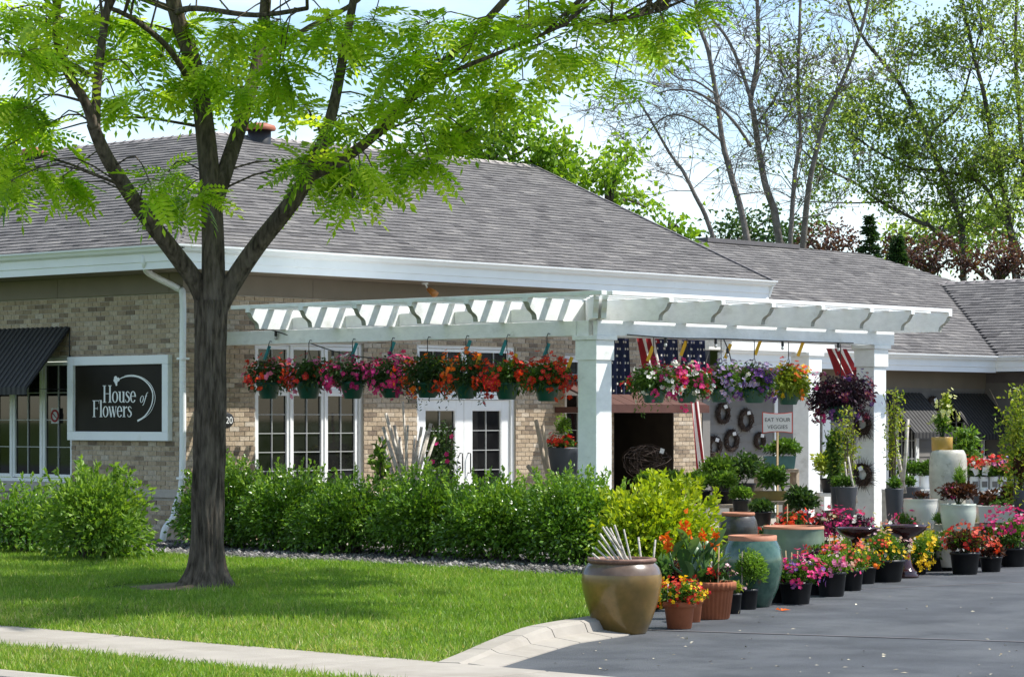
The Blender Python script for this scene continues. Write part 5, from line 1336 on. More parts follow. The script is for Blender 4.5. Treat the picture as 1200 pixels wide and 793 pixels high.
potted('black pot of small orange yellow marigolds', 1015, 684, ('nursery', 'blackpot', 28, 20), [(0, 12, 18, 16, 520, 'L_mid', .04)], [(0, 14, 18, 16, [('yellow', 22, .026), ('orange', 22, .026)])], group=FR)
potted('wide black pot of mixed white pink and yellow flowers', 1040, 682, ('nursery', 'blackpot', 46, 26), [(0, 14, 27, 20, 800, 'L_mid', .045)], [(0, 16, 27, 21, [('palepink', 26, .034), ('white', 12, .03), ('yellow', 18, .03), ('red', 12, .03)])], group=FR)
potted('black pot of yellow flowers beside the birdbath foot', 1078, 673, ('nursery', 'blackpot', 20, 16), [(0, 12, 16, 22, 480, 'L_mid', .045)], [(0, 8, 17, 22, [('yellow', 44, .034)])], group=FR)
potted('black pot of leafy green plant right of yellow flowers', 1096, 669, ('nursery', 'blackpot', 20, 16), [(2, 14, 17, 20, 620, 'L_mid', .055)], [], group=FR, stakes=[(-6, 40, 'tan', 0), (5, 30, 'tan', 0)])
potted('black pot of red begonias with bronze leaves', 1133, 673, ('nursery', 'blackpot', 36, 26), [(0, 14, 26, 17, 620, 'L_red', .06), (0, 16, 22, 16, 260, 'L_mid', .06)], [(0, 18, 27, 17, [('coral', 34, .034), ('red', 30, .034)])], group=FR)
potted('smaller black pot of rusty red foliage', 1163, 670, ('nursery', 'blackpot', 27, 18), [(0, 11, 15, 14, 380, 'L_red', .06)], [(0, 12, 14, 13, [('scarlet', 24, .03)])], group=FR)
potted('black pot of magenta petunias at the right edge', 1190, 664, ('nursery', 'blackpot', 34, 22), [(0, 18, 26, 24, 700, 'L_mid', .06)], [(-4, 30, 26, 20, [('magenta', 46, .036), ('hotpink', 22, .036)])], group=FR)
potted('black pot of pale variegated foliage behind the begonias', 1150, 655, ('nursery', 'blackpot', 28, 20), [(0, 20, 22, 22, 620, 'L_yel', .06)], [(2, 34, 24, 12, [('magenta', 24, .034)])], group=FR)
FILL = ['small black pot of pink blooms left of the magenta petunias', 'small black pot of white blooms behind pale geraniums', 'small black pot of violet blooms in the middle of the row', 'small black pot of red blooms left of the wide pot', 'small black pot of yellow blooms right of the wide pot', 'small black pot of pink blooms left of the begonias', 'small black pot of orange blooms between begonias and rusty foliage', 'small black pot of crimson blooms near the right edge']
for i, (x, yb, w, c1, c2, mm) in enumerate(((912, 706, 22, 'pink', 'hotpink', 'L_dark'), (956, 697, 24, 'white', 'palepink', 'L_mid'), (989, 688, 20, 'purple', 'lilac', 'L_bush'), (1021, 677, 22, 'red', 'coral', 'L_mid'), (1060, 671, 22, 'yellow', 'orange', 'L_bush'), (1113, 668, 22, 'palepink', 'hotpink', 'L_mid'), (1148, 664, 22, 'orange', 'scarlet', 'L_red'), (1178, 662, 24, 'magenta', 'red', 'L_dark'))):
    potted(FILL[i], x, yb, ('nursery', 'blackpot', w, 18), [(0, 10, 17, 14, 460, mm, .05)], [(0, 11, 17, 15, [(c1, 24, .032), (c2, 18, .03)])], group=FR)
# second row in between
SR = 'flower pots between the jars and birdbaths'
for args in (
 ('low pot of red geraniums left of the plum mass', 905, 655, 30, (0, 12, 20, 14, 420, 'L_dark', .06), [('red', 20, .035), ('coral', 20, .04)], 34.0),
 ('pot of scarlet geraniums before the back post', 928, 640, 26, (0, 12, 18, 16, 380, 'L_dark', .06), [('scarlet', 26, .05), ('red', 18, .04)], 35.5),
 ('pot of deep crimson flowers at the back post foot', 966, 650, 34, (0, 20, 26, 20, 700, 'L_red', .055), [('magenta', 40, .036), ('red', 30, .036)], 34.5),
 ('pot of magenta blossoms beside the right post', 995, 652, 36, (0, 18, 30, 22, 700, 'L_plum', .05), [('magenta', 60, .038), ('hotpink', 46, .036), ('white', 12, .04)], 33.6),
 ('pot of orange flowers behind the coral blooms', 967, 676, 28, (0, 12, 22, 16, 520, 'L_mid', .05), [('scarlet', 26, .036), ('orange', 18, .034)], 31.0),
 ('pot of lilac and yellow flowers under left birdbath', 990, 668, 26, (0, 10, 24, 15, 600, 'L_bush', .05), [('orange', 16, .03), ('yellow', 14, .03), ('coral', 12, .03)], 31.3),
 ('pot of white and red blooms between the birdbaths', 1034, 660, 28, (0, 12, 24, 18, 600, 'L_bush', .05), [('white', 14, .034), ('coral', 22, .034), ('yellow', 10, .03)], 31.4),
 ('pot of pink flowers behind the right birdbath', 1066, 648, 28, (0, 22, 24, 14, 520, 'L_mid', .05), [('hotpink', 26, .034), ('palepink', 20, .034)], 33.0),
 ('pot of yellow and green foliage under the right birdbath', 1084, 662, 24, (0, 10, 18, 18, 520, 'L_yel', .055), [('yellow', 22, .032)], 31.0)):
    lab, x, yb, w, f, fs, d = args
    zz = EYE - (yb - HZ) * d / F
    dd = d if zz > 0.01 else EYE * F / (yb - HZ)
    t, c, mp, top = potted(lab, x, yb, ('nursery', 'blackpot', w, 16), [f], [(f[0], f[1], f[2], f[3], fs)], d=dd, group=SR, stakes=[(random.uniform(-6, 6), 34, 'tan', 0)] if random.random() < .5 else [])
# birdbaths
def birdbath(x, ytop, yb, w, lab):
    c = at_z(x, yb, 0.0); mp = depth(c) / F; c = c + DEP * .1; Hh = (yb - ytop) * mp; R = w / 2 * mp
    t = thing('birdbath', lab, 'birdbath', c, 'maroon glazed birdbaths')
    g = Geo(); g.add(lathe([(.0, 0), (R * .62, 0), (R * .64, .03), (R * .54, .05), (R * .58, .065), (R * .46, .085), (R * .36, .12), (R * .27, Hh * .35), (R * .25, Hh * .5), (R * .34, Hh * .72), (R * .38, Hh * .76)], c, 30), smooth=True); g.build('pedestal', M['maroon'], t)
    g = Geo(); g.add(lathe([(R * .36, Hh * .755), (R * .62, Hh * .80), (R * .92, Hh * .90), (R * 1.0, Hh * .965), (R * 1.0, Hh), (R * .95, Hh), (R * .85, Hh * .93), (R * .5, Hh * .86), (0, Hh * .84)], c, 40), smooth=True); g.build('bowl', M['maroon'], t)
birdbath(1007, 618, 676, 52, 'maroon glazed birdbath left of the two')
birdbath(1062, 615, 677, 52, 'maroon glazed birdbath nearer the cream pots')

# tables and stands -------------------------------------------------
def bench(lab, xa, xb, y, d, thick=.05, wid=.55, m='whitewood', cat='display bench', group='plank display benches'):
    A, B = at_d(xa, y, d), at_d(xb, y, d); A, B = Vector(A), Vector(B)
    t = thing('display_bench', lab, cat, ((A.x + B.x) / 2, (A.y + B.y) / 2, 0), group); top = A.z
    for k in range(3):
        o = DEP * (wid * (k - 1) / 3); g = Geo(); g.add(obox((A + B) / 2 + o - Vector((0, 0, thick / 2)), (B - A) / 2, DEP * (wid / 6 - .006), (0, 0, thick / 2))); g.build('plank', M[m], t, bevel=.004)
    for f in (.06, .94):
        for s in (-1, 1):
            q = A.lerp(B, f) + DEP * s * wid * .36; g = Geo(); g.add(box(q.x - .035, q.x + .035, q.y - .035, q.y + .035, 0.0, top - thick)); g.build('leg', M[m], t)
    return t
bench('whitewashed bench under the labelled pots at right edge', 1128, 1215, 575, 34.5)
bench('whitewashed bench behind the tall crackled vase', 1036, 1100, 573, 37.0)
bench('whitewashed bench behind the back post', 958, 996, 577, 39.5)
bench('grey bench under the olive trough', 872, 926, 586, 38.0, m='wood')
bench('tall grey bench under the blue green trough', 886, 934, 549, 40.5, m='wood')
bench('low wooden stand under the cream bowl and crackled vase', 1058, 1135, 620, 33.2, m='wood', wid=.7)
bench('low wooden stand under the cream trough', 1138, 1200, 612, 33.6, m='wood')
bench('grey bench of seedlings behind the lime shrub', 740, 868, 590, 37.2, m='wood', wid=.6)
# labelled white pots with flowers
WP = 'white labelled pots on the right bench'
cols = [('red', 'coral'), ('red', 'white'), ('pink', 'palepink'), ('coral', 'red'), ('palepink', 'blue')]
wl = ['first white pot from the left on the right bench, red flowers', 'second white pot from the left on right bench', 'third white pot from the left on right bench, pink flowers', 'fourth white pot from the left on right bench', 'white pot at the right edge with pink and blue flowers']
for i, x in enumerate((1142, 1153, 1165, 1177, 1190)):
    t, c, mp, top = potted(wl[i], x, 575, ('cyl', 'tagwhite', 10.5, 17), [(0, 5, 9, 9, 160, 'L_mid', .06)], [(0, 14, 11, 9, [(cols[i][0], 16, .04), (cols[i][1], 14, .04)])], d=34.4 - .02 * i, group=WP, n=18)
    g = Geo(); q = Vector((c.x, c.y, c.z + 8 * mp)) - DEP * (5.4 * mp); g.add(obox(q, LAT * 3.2 * mp, (0, 0, 3.4 * mp), DEP * .002)); g.build('label', M['siding'], t)
    if i < 2: wtag(t, Vector((c.x, c.y, top + .07)) - DEP * .09, .07, .10)
WB = 'white pots on the back bench'
for i, x in enumerate((1060, 1072, 1084, 1094)):
    potted(['white pot of herbs leftmost on the back bench', 'white pot of herbs second on the back bench', 'white pot of herbs third on the back bench', 'white pot of herbs beside the crackled vase'][i], x, 573, ('cyl', 'tagwhite', 11, 16), [(0, 8, 10, 12, 300, 'L_mid', .055)], [], d=37, group=WB, n=18)
# cream and crackled pots
potted('tall pale crackled vase behind the cream bowl', 1111, 620, ('vase', 'crackle', 44, 93), cat='vase', name='crackled_vase', d=33.4, n=36)
t, c, mp, top = potted('ochre pot of pale hydrangea on the tall vase', 1104, 528, ('cyl', 'ochre', 25, 16), [(0, 14, 12, 16, 260, 'L_bush', .07), (3, 36, 8, 18, 170, 'L_yel', .06)], [(2, 30, 14, 26, [('cream', 34, .036)])], d=33.4)
potted('round cream glazed pot on the low stand', 1079, 620, ('bowl', 'cream', 41, 36), [(0, 5, 9, 7, 140, 'L_red', .06, .012, 1.5)], [], d=33.0, rim=(M['brownrim'], 7), n=36)
potted('mint glazed pot of red begonia and grass', 1123, 630, ('bowl', 'mintglaze', 42, 40), [(2, 14, 22, 15, 520, 'L_red', .065), (2, 28, 9, 22, 260, 'L_bush', .12, .008, 1.6)], [(-14, 16, 9, 8, [('hotpink', 10, .045)])], d=31.8, n=36)
potted('small grey pot of grass below the mint pot', 1108, 640, ('bowl', 'concrete', 28, 26), [(-2, 8, 14, 12, 300, 'L_bush', .09, .01, 1.4)], [], d=32.0)
potted('cream round pot half hidden behind red begonias', 1111, 664, ('bowl', 'cream', 40, 36), [(0, 3, 14, 5, 160, 'L_mid', .05)], [], d=31.2)
def trough(lab, x0, x1, y0, y1, d, m, fol, group=None, fl=()):
    A, B = at_d(x0, y1, d), at_d(x1, y1, d); mp = d / F; h = (y1 - y0) * mp; mid = (A + B) / 2; w = (B - A).length
    t = thing('trough_planter', lab, 'trough', mid, group); wd_ = .13
    for s in (-1, 1):
        pass
    g = Geo(); V = []; 
    for zz, k in ((0, .9), (h, 1.0)):
        for a, b in ((-1, -1), (1, -1), (1, 1), (-1, 1)): q = mid + LAT * a * w / 2 * k + DEP * b * wd_ * k; V.append((q.x, q.y, A.z + zz))
    for a, b in ((-1, -1), (1, -1), (1, 1), (-1, 1)): q = mid + LAT * a * (w / 2 - .02) + DEP * b * (wd_ - .02); V.append((q.x, q.y, A.z + h))
    for a, b in ((-1, -1), (1, -1), (1, 1), (-1, 1)): q = mid + LAT * a * (w / 2 - .02) + DEP * b * (wd_ - .02); V.append((q.x, q.y, A.z + h * .8))
    Fc = [(0, 3, 2, 1)] + [(i + 4 * k, (i + 1) % 4 + 4 * k, (i + 1) % 4 + 4 * (k + 1), i + 4 * (k + 1)) for k in range(3) for i in range(4)]
    g.add((np.array(V), Fc)); g.build('trough', M[m], t, bevel=.005)
    g = Geo(); g.add((np.array(V[12:16]), [(0, 1, 2, 3)])); g.build('soil', M['soil'], t)
    for (dx, dy, rx, rz, n, mm, L) in fol: q = mid + LAT * dx * mp; foliage(t, (q.x, q.y, A.z + h + dy * mp), rx * mp, rz * mp, n, M[mm], L, low=-.7, ry=min(rx * mp, .3))
    for (dx, dy, rx, rz, sp) in fl: q = mid + LAT * dx * mp; flowers(t, (q.x, q.y, A.z + h + dy * mp), rx * mp, rz * mp, sp)
    return t
trough('long cream trough of copper grasses at right', 1144, 1193, 592, 612, 33.4, 'cream', [(-8, 8, 10, 14, 200, 'L_red', .09), (12, 12, 8, 20, 220, 'L_red', .09), (0, 4, 20, 6, 160, 'L_mid', .05)])
trough('olive trough of leafy vegetables beside the back post', 879, 921, 575, 586, 37.9, 'olive', [(6, 14, 22, 18, 900, 'L_mid', .085)])
trough('blue green trough of leafy vegetables under the small sign', 895, 932, 534, 549, 40.4, 'bluegreen', [(4, 10, 20, 15, 800, 'L_mid', .085)])
potted('terracotta grass clump in the right edge pot', 1196, 600, ('tall', 'slate', 18, 26), [(0, 24, 12, 30, 420, 'L_red', .10, .012, 1.4)], [], d=33.0)
# slate planters with birch poles
PL = 'slate grey planters behind the right post'
for x, yb, w, h, d, lab in ((1048, 616, 22, 44, 34.6, 'tall slate planter right of the post'), (1066, 606, 26, 36, 36.4, 'slate planter behind the tall one'), (992, 604, 26, 34, 36.2, 'slate planter left of the post'), (984, 600, 22, 30, 37.0, 'slate planter half hidden by the crimson flowers')):
    potted(lab, x, yb, ('tall', 'slate', w, h), [(0, 6, 10, 10, 160, 'L_mid', .06)], [], d=d, group=PL, name='planter', cat='planter')
BP = 'birch poles in the slate planters'
def poles(lab, base, tips, d, r=.02):
    sticks(lab, at_d(base[0], base[1], d), [at_d(x, y, d + random.uniform(-.1, .1)) for x, y in tips], r, 1, 'birch_poles', 'birch', 'birch poles', BP)
poles('two pale birch poles standing right of the post', (1060, 580), [(1064, 491), (1049, 514)], 35.0, .028)
poles('thin birch poles leaning left of the post', (1002, 590), [(990, 541), (994, 535)], 36.2, .014)
# leafy climbers and tall plants
def leafy(lab, x, y0, y1, w, d, m, n, L, cat='tall plant', base=None):
    b = at_d(x, y1, d); b.z = max(b.z, .02); mp = d / F; t = thing('tall_plant', lab, cat, (b.x, b.y, 0.02)); g = Geo(); h = (y1 - y0) * mp
    for k in range(4): g.add(tube([(b.x, b.y, .02), (b.x + random.gauss(0, w * mp * .15), b.y + random.gauss(0, w * mp * .15), b.z + h * .5), (b.x + random.gauss(0, w * mp * .25), b.y + random.gauss(0, w * mp * .25), b.z + h * .95)], [.014, .01, .004], 5))
    g.build('stems', M['bark'], t)
    ys_ = RNG.random(n) ** .8; c0 = np.array([b.x, b.y, b.z]); P = c0 + np.stack([RNG.normal(0, w * mp * .26, n), RNG.normal(0, w * mp * .26, n), ys_ * h], 1)
    cl = RNG.normal(size=(24, 3)) * np.array([w * mp * .3, w * mp * .3, 0]) + c0 + np.array([0, 0, 1.0]) * RNG.random((24, 1)) * h; P = P * .45 + cl[RNG.integers(0, 24, n)] * .55 + RNG.normal(size=(n, 3)) * w * mp * .07
    g = Geo(); g.add(leaves(P, RNG.normal(size=P.shape) + np.array([0, 0, .2]), L, L * .5), t=np.repeat(RNG.random(n), 2)); g.build('foliage', m, t)
    return t
leafy('slender light green climber right of the post', 1047, 455, 572, 24, 34.7, M['L_yel'], 480, .055)
leafy('twisted yellow green climber left of the right post', 993, 472, 565, 30, 36.3, M['L_yel'], 420, .055)
leafy('pale green young tree at the right edge', 1194, 448, 600, 44, 33.0, M['L_yel'], 1500, .065)
leafy('leafy hydrangea behind the ochre pot', 1132, 500, 560, 34, 35.5, M['L_bush'], 900, .08)
leafy('dark leafed vine right of the back post', 978, 500, 570, 26, 38.0, M['L_mid'], 700, .08)
# veg seedlings on the benches and table greens
VG = 'vegetable seedlings in black pots'
for x, yb, d, w, h, lab in ((760, 590, 37.2, 30, 24, 'black pot of bushy greens leftmost on the seedling bench'), (790, 590, 37.2, 28, 24, 'black pot of ferny greens second on the seedling bench'), (820, 590, 37.2, 28, 26, 'black pot of bright greens third on the seedling bench'), (850, 590, 37.2, 28, 26, 'black pot of ferny greens fourth on the seedling bench')):
    potted(lab, x, yb, ('nursery', 'blackpot', w, 16), [(0, 11, w * .66, 14, 620, 'L_bush', .075)], [], d=d, group=VG)
for x, yb, d, w, rx, rz, mm, lab in ((845, 585, 39.0, 26, 26, 22, 'L_bush', 'black pot of large leafed vegetables below the wreaths'), (872, 583, 39.3, 28, 26, 24, 'L_dark', 'black pot of dark leafy vegetables left of the troughs'), (975, 577, 39.4, 28, 24, 20, 'L_yel', 'black pot of yellow flecked herbs behind the back post'), (868, 602, 36.0, 20, 13, 10, 'L_bush', 'small black pot of herbs behind the charcoal jar'), (893, 616, 35.6, 24, 16, 9, 'L_dark', 'black pot of dusky dark greens under the olive trough'), (938, 618, 36.6, 26, 20, 20, 'L_dark', 'black pot of spiky blue greens at the back post')):
    potted(lab, x, yb, ('nursery', 'blackpot', w, 17), [(0, rz * .75, rx, rz, 700, mm, .085)], [], d=d, group=VG)
# planter box with geraniums near the narrow window
t, c, mp, top = potted('tall charcoal planter of red geraniums beside the post', 660, 590, ('tall', 'slate', 36, 66), [(0, 4, 18, 7, 360, 'L_mid', .06), (-2, 22, 13, 18, 260, 'L_bush', .05)], [(0, 6, 18, 7, [('red', 40, .04), ('scarlet', 16, .035)])], d=36.5)
sticks('rough driftwood branches leaning beside the charcoal planter', at_d(648, 590, 36.2), [at_d(628, 492, 36.4), at_d(636, 498, 36.1), at_d(618, 545, 36.2)], .03, 1, 'driftwood', 'wood', 'driftwood')
# bundle of birch poles before the doors
sticks('bundle of pale birch poles before the french doors', at_d(481, 600, 36.8), [at_d(x, y, 36.8 + random.uniform(-.3, .3)) for x, y in ((452, 484), (449, 500), (456, 498), (462, 498), (472, 470), (478, 498), (486, 510), (494, 500), (505, 496), (468, 512), (500, 505), (447, 511), (490, 516), (442, 520), (510, 512))], .023, 1, 'birch_poles', 'birch', 'birch poles', BP)
climber = leafy('dark climbing shrub with pink blooms before the doors', 519, 492, 575, 34, 37.5, M['L_dark'], 800, .07)
leafy('large leafed green vine beside the birch poles', 446, 517, 575, 24, 36.2, M['L_bush'], 160, .12)
P_ = np.array([tuple(at_d(x, y, 37.2)) for x, y in ((529, 511), (523, 532), (512, 520), (507, 541), (524, 540))]); g = Geo(); g.add(blooms(P_, np.tile(-np.array(DEP), (5, 1)) + .5 * RNG.normal(size=(5, 3)), .038)); g.build('blossoms', M['F_hotpink'], climber)
# dark twig tangle by the entrance, patio bench before the window
p = at_d(758, 560, 39.5); t = thing('twig_ball', 'tangled ball of dark twigs before the entrance', 'twig ball', p); g = Geo()
for k in range(46):
    a = RNG.normal(size=3); a /= np.linalg.norm(a); b = RNG.normal(size=3); b -= a * a.dot(b); b /= np.linalg.norm(b); R_ = random.uniform(.18, .34)
    g.add(tube([Vector(np.array(p) + np.array([0, 0, .25]) + (a * math.cos(q) + b * math.sin(q)) * R_ * np.array([1.2, 1.2, .8])) for q in np.linspace(0, random.uniform(1.5, 4), 8)], .004, 3))
g.build('twigs', M['wicker'], t); wtag(t, p + Vector((0, 0, .4)) - DEP * .4 + LAT * .2, .06, .07)
p = at_d(375, 575, 37.8); t = thing('patio_chair', 'dark metal patio chair behind the hedge', 'chair', (p.x, p.y, .02))
for s in (-1, 1):
    g = Geo(); a = Vector((p.x, p.y, 0)) + Vector((.25 * s, 0, 0)); g.add(tube([a + Vector((0, -.22, .02)), a + Vector((0, -.22, .62)), a + Vector((0, .24, .64)), a + Vector((0, .26, .02))], .013, 6), smooth=True); g.build('leg', M['black'], t)
g = Geo(); g.add(box(p.x - .25, p.x + .25, p.y - .22, p.y + .24, .42, .45)); g.build('seat', M['slate'], t, bevel=.006)
g = Geo()
for k in range(7): g.add(bar((p.x - .24 + k * .08, p.y + .25, .45), (p.x - .24 + k * .08, p.y + .30, .92), .012, .012))
g.add(bar((p.x - .26, p.y + .30, .92), (p.x + .26, p.y + .30, .92), .025, .025)); g.build('backrest', M['slate'], t)
# ================================================================== trees
def limb(g, pts, r0, r1, n=8, sub=5, t=.5):
    P = smoothline(pts, sub); m = len(P); R = [r0 + (r1 - r0) * (i / (m - 1)) for i in range(m)]
    g.add(tube(P, R, n), smooth=True, t=t); return P
TD = depth(at_z(243, 688, LZ))
def T(x, y, dd=0.0): return at_d(x, y, TD + dd)
locust = thing('locust_tree', 'large locust tree with dark forked trunk on the lawn', 'tree', at_z(243, 688, LZ))
g = Geo()
trunk = smoothline([T(243, 695), T(242, 684), T(243, 665), T(244, 600), T(246, 500), T(247, 420), T(248, 352)], 8)
def trunk_mesh():
    n = 96; T2 = smoothline(trunk, 3); V = []; m = len(T2); rr_ = np.random.default_rng(2); ph = rr_.uniform(0, 6.28, 40)
    for i, p in enumerate(T2):
        h = p.z - LZ; r = .138 + .010 * math.sin(h * 1.3) + .15 * math.exp(-max(h, 0) / .16) + .02 * math.exp(-((h - 2.9) / .4) ** 2)
        for k in range(n):
            a = 2 * math.pi * k / n; w = a + .10 * math.sin(h * 3 + 3 * a) + .05 * math.sin(h * 9 + ph[3])
            ridge = abs(math.sin(9 * w + 1.3 * math.sin(2.1 * h + ph[int(9 * a / 6.29)]))) ** .6
            rr = r * (1 + .05 * math.sin(5 * a + 1.0) * (1 + 2.5 * math.exp(-max(h, 0) / .15)) + .02 * math.sin(3 * a + h * 2)) + .026 * (ridge - .6) + .007 * math.sin(23 * w + 7 * h); V.append((p.x + rr * math.cos(a), p.y + rr * math.sin(a), p.z))
    return np.array(V), [(i * n + k, i * n + (k + 1) % n, (i + 1) * n + (k + 1) % n, (i + 1) * n + k) for i in range(m - 1) for k in range(n)]
g.add(trunk_mesh(), smooth=True)
limbs = []
def LB(pts, r0, r1): limbs.append(limb(g, [T(*p) for p in pts], r0 * .68, r1 * .68, 10))
LB([(246, 372, 0), (232, 335, 0), (205, 297, -.2), (163, 243, -.5), (126, 186, -.9), (108, 145, -1.1)], .15, .085)
LB([(110, 150, -1.1), (100, 120, -1.2), (78, 82, -1.4), (66, 40, -1.6), (70, -20, -1.8)], .075, .05)
LB([(112, 155, -1.1), (113, 110, -.9), (117, 70, -.8), (124, 20, -.8), (140, -60, -.7)], .07, .05)
LB([(104, 90, -1.1), (88, 78, -1.2), (50, 68, -1.5), (0, 62, -2.0), (-60, 40, -2.4)], .045, .03)
LB([(248, 372, 0), (250, 320, 0), (248, 240, .1), (240, 150, .2), (228, 80, .3), (205, 10, .3), (190, -80, .4)], .185, .10)
LB([(252, 235, .1), (264, 200, .2), (282, 145, .5), (298, 90, .8), (310, 20, 1.0), (315, -90, 1.2)], .13, .075)
LB([(250, 372, 0), (270, 335, 0), (300, 290, -.1), (342, 237, -.3), (362, 205, -.4)], .155, .11)
LB([(360, 210, -.4), (384, 150, -.2), (396, 100, 0), (404, 55, .1), (420, -30, .2)], .095, .055)
LB([(362, 207, -.4), (400, 188, -.5), (435, 162, -.6), (465, 133, -.7), (505, 88, -.8), (560, 35, -.6), (610, -20, -.5)], .085, .05)
LB([(470, 128, -.7), (520, 90, -1.2), (590, 60, -1.6), (660, 30, -2.0)], .04, .02)
LB([(545, 48, -.6), (620, 30, -.4), (700, 28, -.2), (770, 14, 0)], .03, .014)
LB([(205, 15, .3), (230, 10, -.4), (300, 18, -1.2), (360, 10, -1.8)], .05, .03)
LB([(235, 120, .2), (200, 60, -.6), (160, 25, -1.4), (130, 10, -2.0)], .05, .03)
LB([(298, 90, .8), (350, 40, 1.4), (420, 0, 2.2), (470, -60, 2.6)], .05, .03)
LB([(420, -30, .2), (470, -110, .3), (560, -190, .2), (680, -240, 0)], .055, .03)
LB([(425, -40, .2), (520, -120, -1.5), (640, -190, -2.6)], .045, .025)
LB([(315, -90, 1.2), (450, -180, 2.0), (620, -240, 2.6)], .05, .025)
trunk_o = g.build('trunk', M['bark'], locust)
LP = [p for L_ in limbs for p in L_]
# clusters: traced ones in view + the rest of the crown above the picture
clusters = []
def CL(x, y, r, n, dd=None): clusters.append((T(x, y, random.uniform(-2.4, 2.0) if dd is None else dd), r, n))
vis = [(15, 15, 40), (60, 25, 45), (110, 15, 45), (165, 20, 45), (215, 25, 40), (270, 25, 40), (330, 20, 45), (385, 25, 45), (440, 25, 45), (500, 25, 45), (555, 25, 45), (610, 20, 40), (665, 20, 38), (715, 15, 36), (765, 12, 30), (812, 6, 20),
       (30, 60, 38), (80, 70, 38), (60, 45, 34), (135, 55, 36), (190, 70, 34), (245, 70, 30), (290, 55, 36), (330, 65, 38), (410, 60, 40), (465, 70, 44), (520, 70, 46), (575, 65, 42), (630, 55, 36), (675, 55, 32), (700, 75, 24), (722, 92, 16), (750, 45, 22), (775, 30, 20),
       (20, 110, 26), (40, 125, 30), (60, 150, 26), (25, 140, 24), (135, 110, 22), (170, 105, 24), (225, 90, 26), (255, 85, 24), (235, 110, 18), (280, 105, 26), (330, 100, 24), (345, 125, 22), (440, 115, 40), (490, 115, 42), (535, 115, 40), (580, 105, 30), (610, 95, 22),
       (505, 150, 34), (545, 155, 28), (480, 175, 22), (425, 195, 12), (440, 205, 16), (500, 185, 20), (470, 190, 14),
       (385, 150, 24), (375, 185, 30), (400, 190, 28), (355, 190, 22), (395, 220, 22), (410, 235, 12), (365, 220, 14), (380, 170, 24),
       (15, 195, 22), (45, 195, 20), (75, 205, 18), (15, 215, 18), (50, 225, 12), (180, 215, 18), (215, 230, 24), (200, 205, 16), (230, 225, 22), (20, 165, 18), (5, 175, 16)]
for x, y, r in vis:
    big = r > 28
    CL(x + random.uniform(-4, 4), y + random.uniform(-4, 4), r * TD / F, int(4 + r * .72) if big else int(4 + r * .80), None if y < 90 else random.uniform(-1.6, .8))
base = T(250, 352)
for k in range(240):
    a = random.uniform(0, 6.28); q = math.sqrt(random.random()); z = random.uniform(6.0, 10.5); R_ = 5.6 * math.sqrt(max(.05, 1 - ((z - 6.3) / 4.6) ** 2)) * q
    p = Vector((base.x + R_ * math.cos(a), base.y + R_ * math.sin(a), z)) + LAT * 1.2
    d_ = depth(p); yy = HZ - F * (p.z - EYE) / d_
    if yy > -25: continue
    clusters.append((p, .6, 15))
for k in range(130):                                   # outer right-hand boughs above the picture; they shade the lawn
    p = T(243, 400) + LAT * random.uniform(1.8, 6.2) + DEP * random.uniform(-3.6, 3.2); p.z = random.uniform(6.5, 8.8)
    if HZ - F * (p.z - EYE) / depth(p) < -28: clusters.append((p, .6, 20))
# pinnate leaf template: arched rachis with pairs of leaflets
def pinnate(npair=6, L=.38):
    V = []; Fc = []; 
    for i in range(npair + 1):
        u = .16 + .84 * i / npair; x = L * u; z = -.35 * L * u * u
        for s in ((-1, 1) if i < npair else (0,)):
            ll = L * (.33 - .10 * abs(u - .5)); w = ll * .40
            d_ = Vector((.45, s * .9, -.15)).normalized() if s else Vector((1, 0, -.5)).normalized(); o = Vector((x, 0, z)); sd = d_.cross(Vector((0, 0, 1))).normalized() * w / 2; b = len(V)
            V += [tuple(o), tuple(o + d_ * ll * .45 + sd), tuple(o + d_ * ll), tuple(o + d_ * ll * .45 - sd)]; Fc.append((b, b + 1, b + 2, b + 3))
    for i in range(3):
        b = len(V); u0, u1 = L * i / 3, L * (i + 1) / 3; z0, z1 = -.35 * u0 * u0 / L, -.35 * u1 * u1 / L; V += [(u0, -.0022, z0), (u0, .0022, z0), (u1, .0018, z1), (u1, -.0018, z1)]; Fc.append((b, b + 1, b + 2, b + 3))
    return np.array(V), np.array(Fc)
PV, PF = pinnate()
OR = []; DI = []
twigs = Geo()
LPA = np.array([tuple(p) for p in LP])
for (c, r, n) in clusters:
    dist = np.linalg.norm(LPA - np.array(c), axis=1) + .6 * np.maximum(0, LPA[:, 2] - c.z) + RNG.random(len(LPA)) * 1.3; q = Vector(LPA[int(np.argmin(dist))])
    mid_ = q.lerp(c, .5) + Vector((random.gauss(0, .12), random.gauss(0, .12), .18)); ln = (c - q).length
    P = smoothline([q, mid_, c], 3); twigs.add(tube(P, [max(.006, .005 + .006 * min(ln, 2) * (1 - i / (len(P) - 1))) for i in range(len(P))], 5, False), smooth=True)
    # shoots radiating from the cluster with leaves along them
    ns = max(2, n // 5); k = 0
    out = (c - q).normalized() if ln > .05 else Vector((0, 0, 1))
    for s in range(ns):
        d_ = (out * .5 + Vector((random.gauss(0, 1), random.gauss(0, 1), random.gauss(-.05, .55)))).normalized(); e = c + d_ * r * random.uniform(.25, .72) + Vector((0, 0, -.10 * r)); twigs.add(tube([c, c.lerp(e, .5) + Vector((0, 0, .05 * r)), e], [.006, .004, .002], 4, False))
        m_ = max(2, n // ns)
        for i in range(m_):
            f = (i + random.random()) / m_; o = c.lerp(e, f); a = random.uniform(0, 6.28); dd = (d_ * .6 + Vector((math.cos(a), math.sin(a), random.uniform(-.75, .25)))).normalized(); OR.append(tuple(o)); DI.append(tuple(dd))
OR = np.array(OR); DI = np.array(DI); n = len(OR)
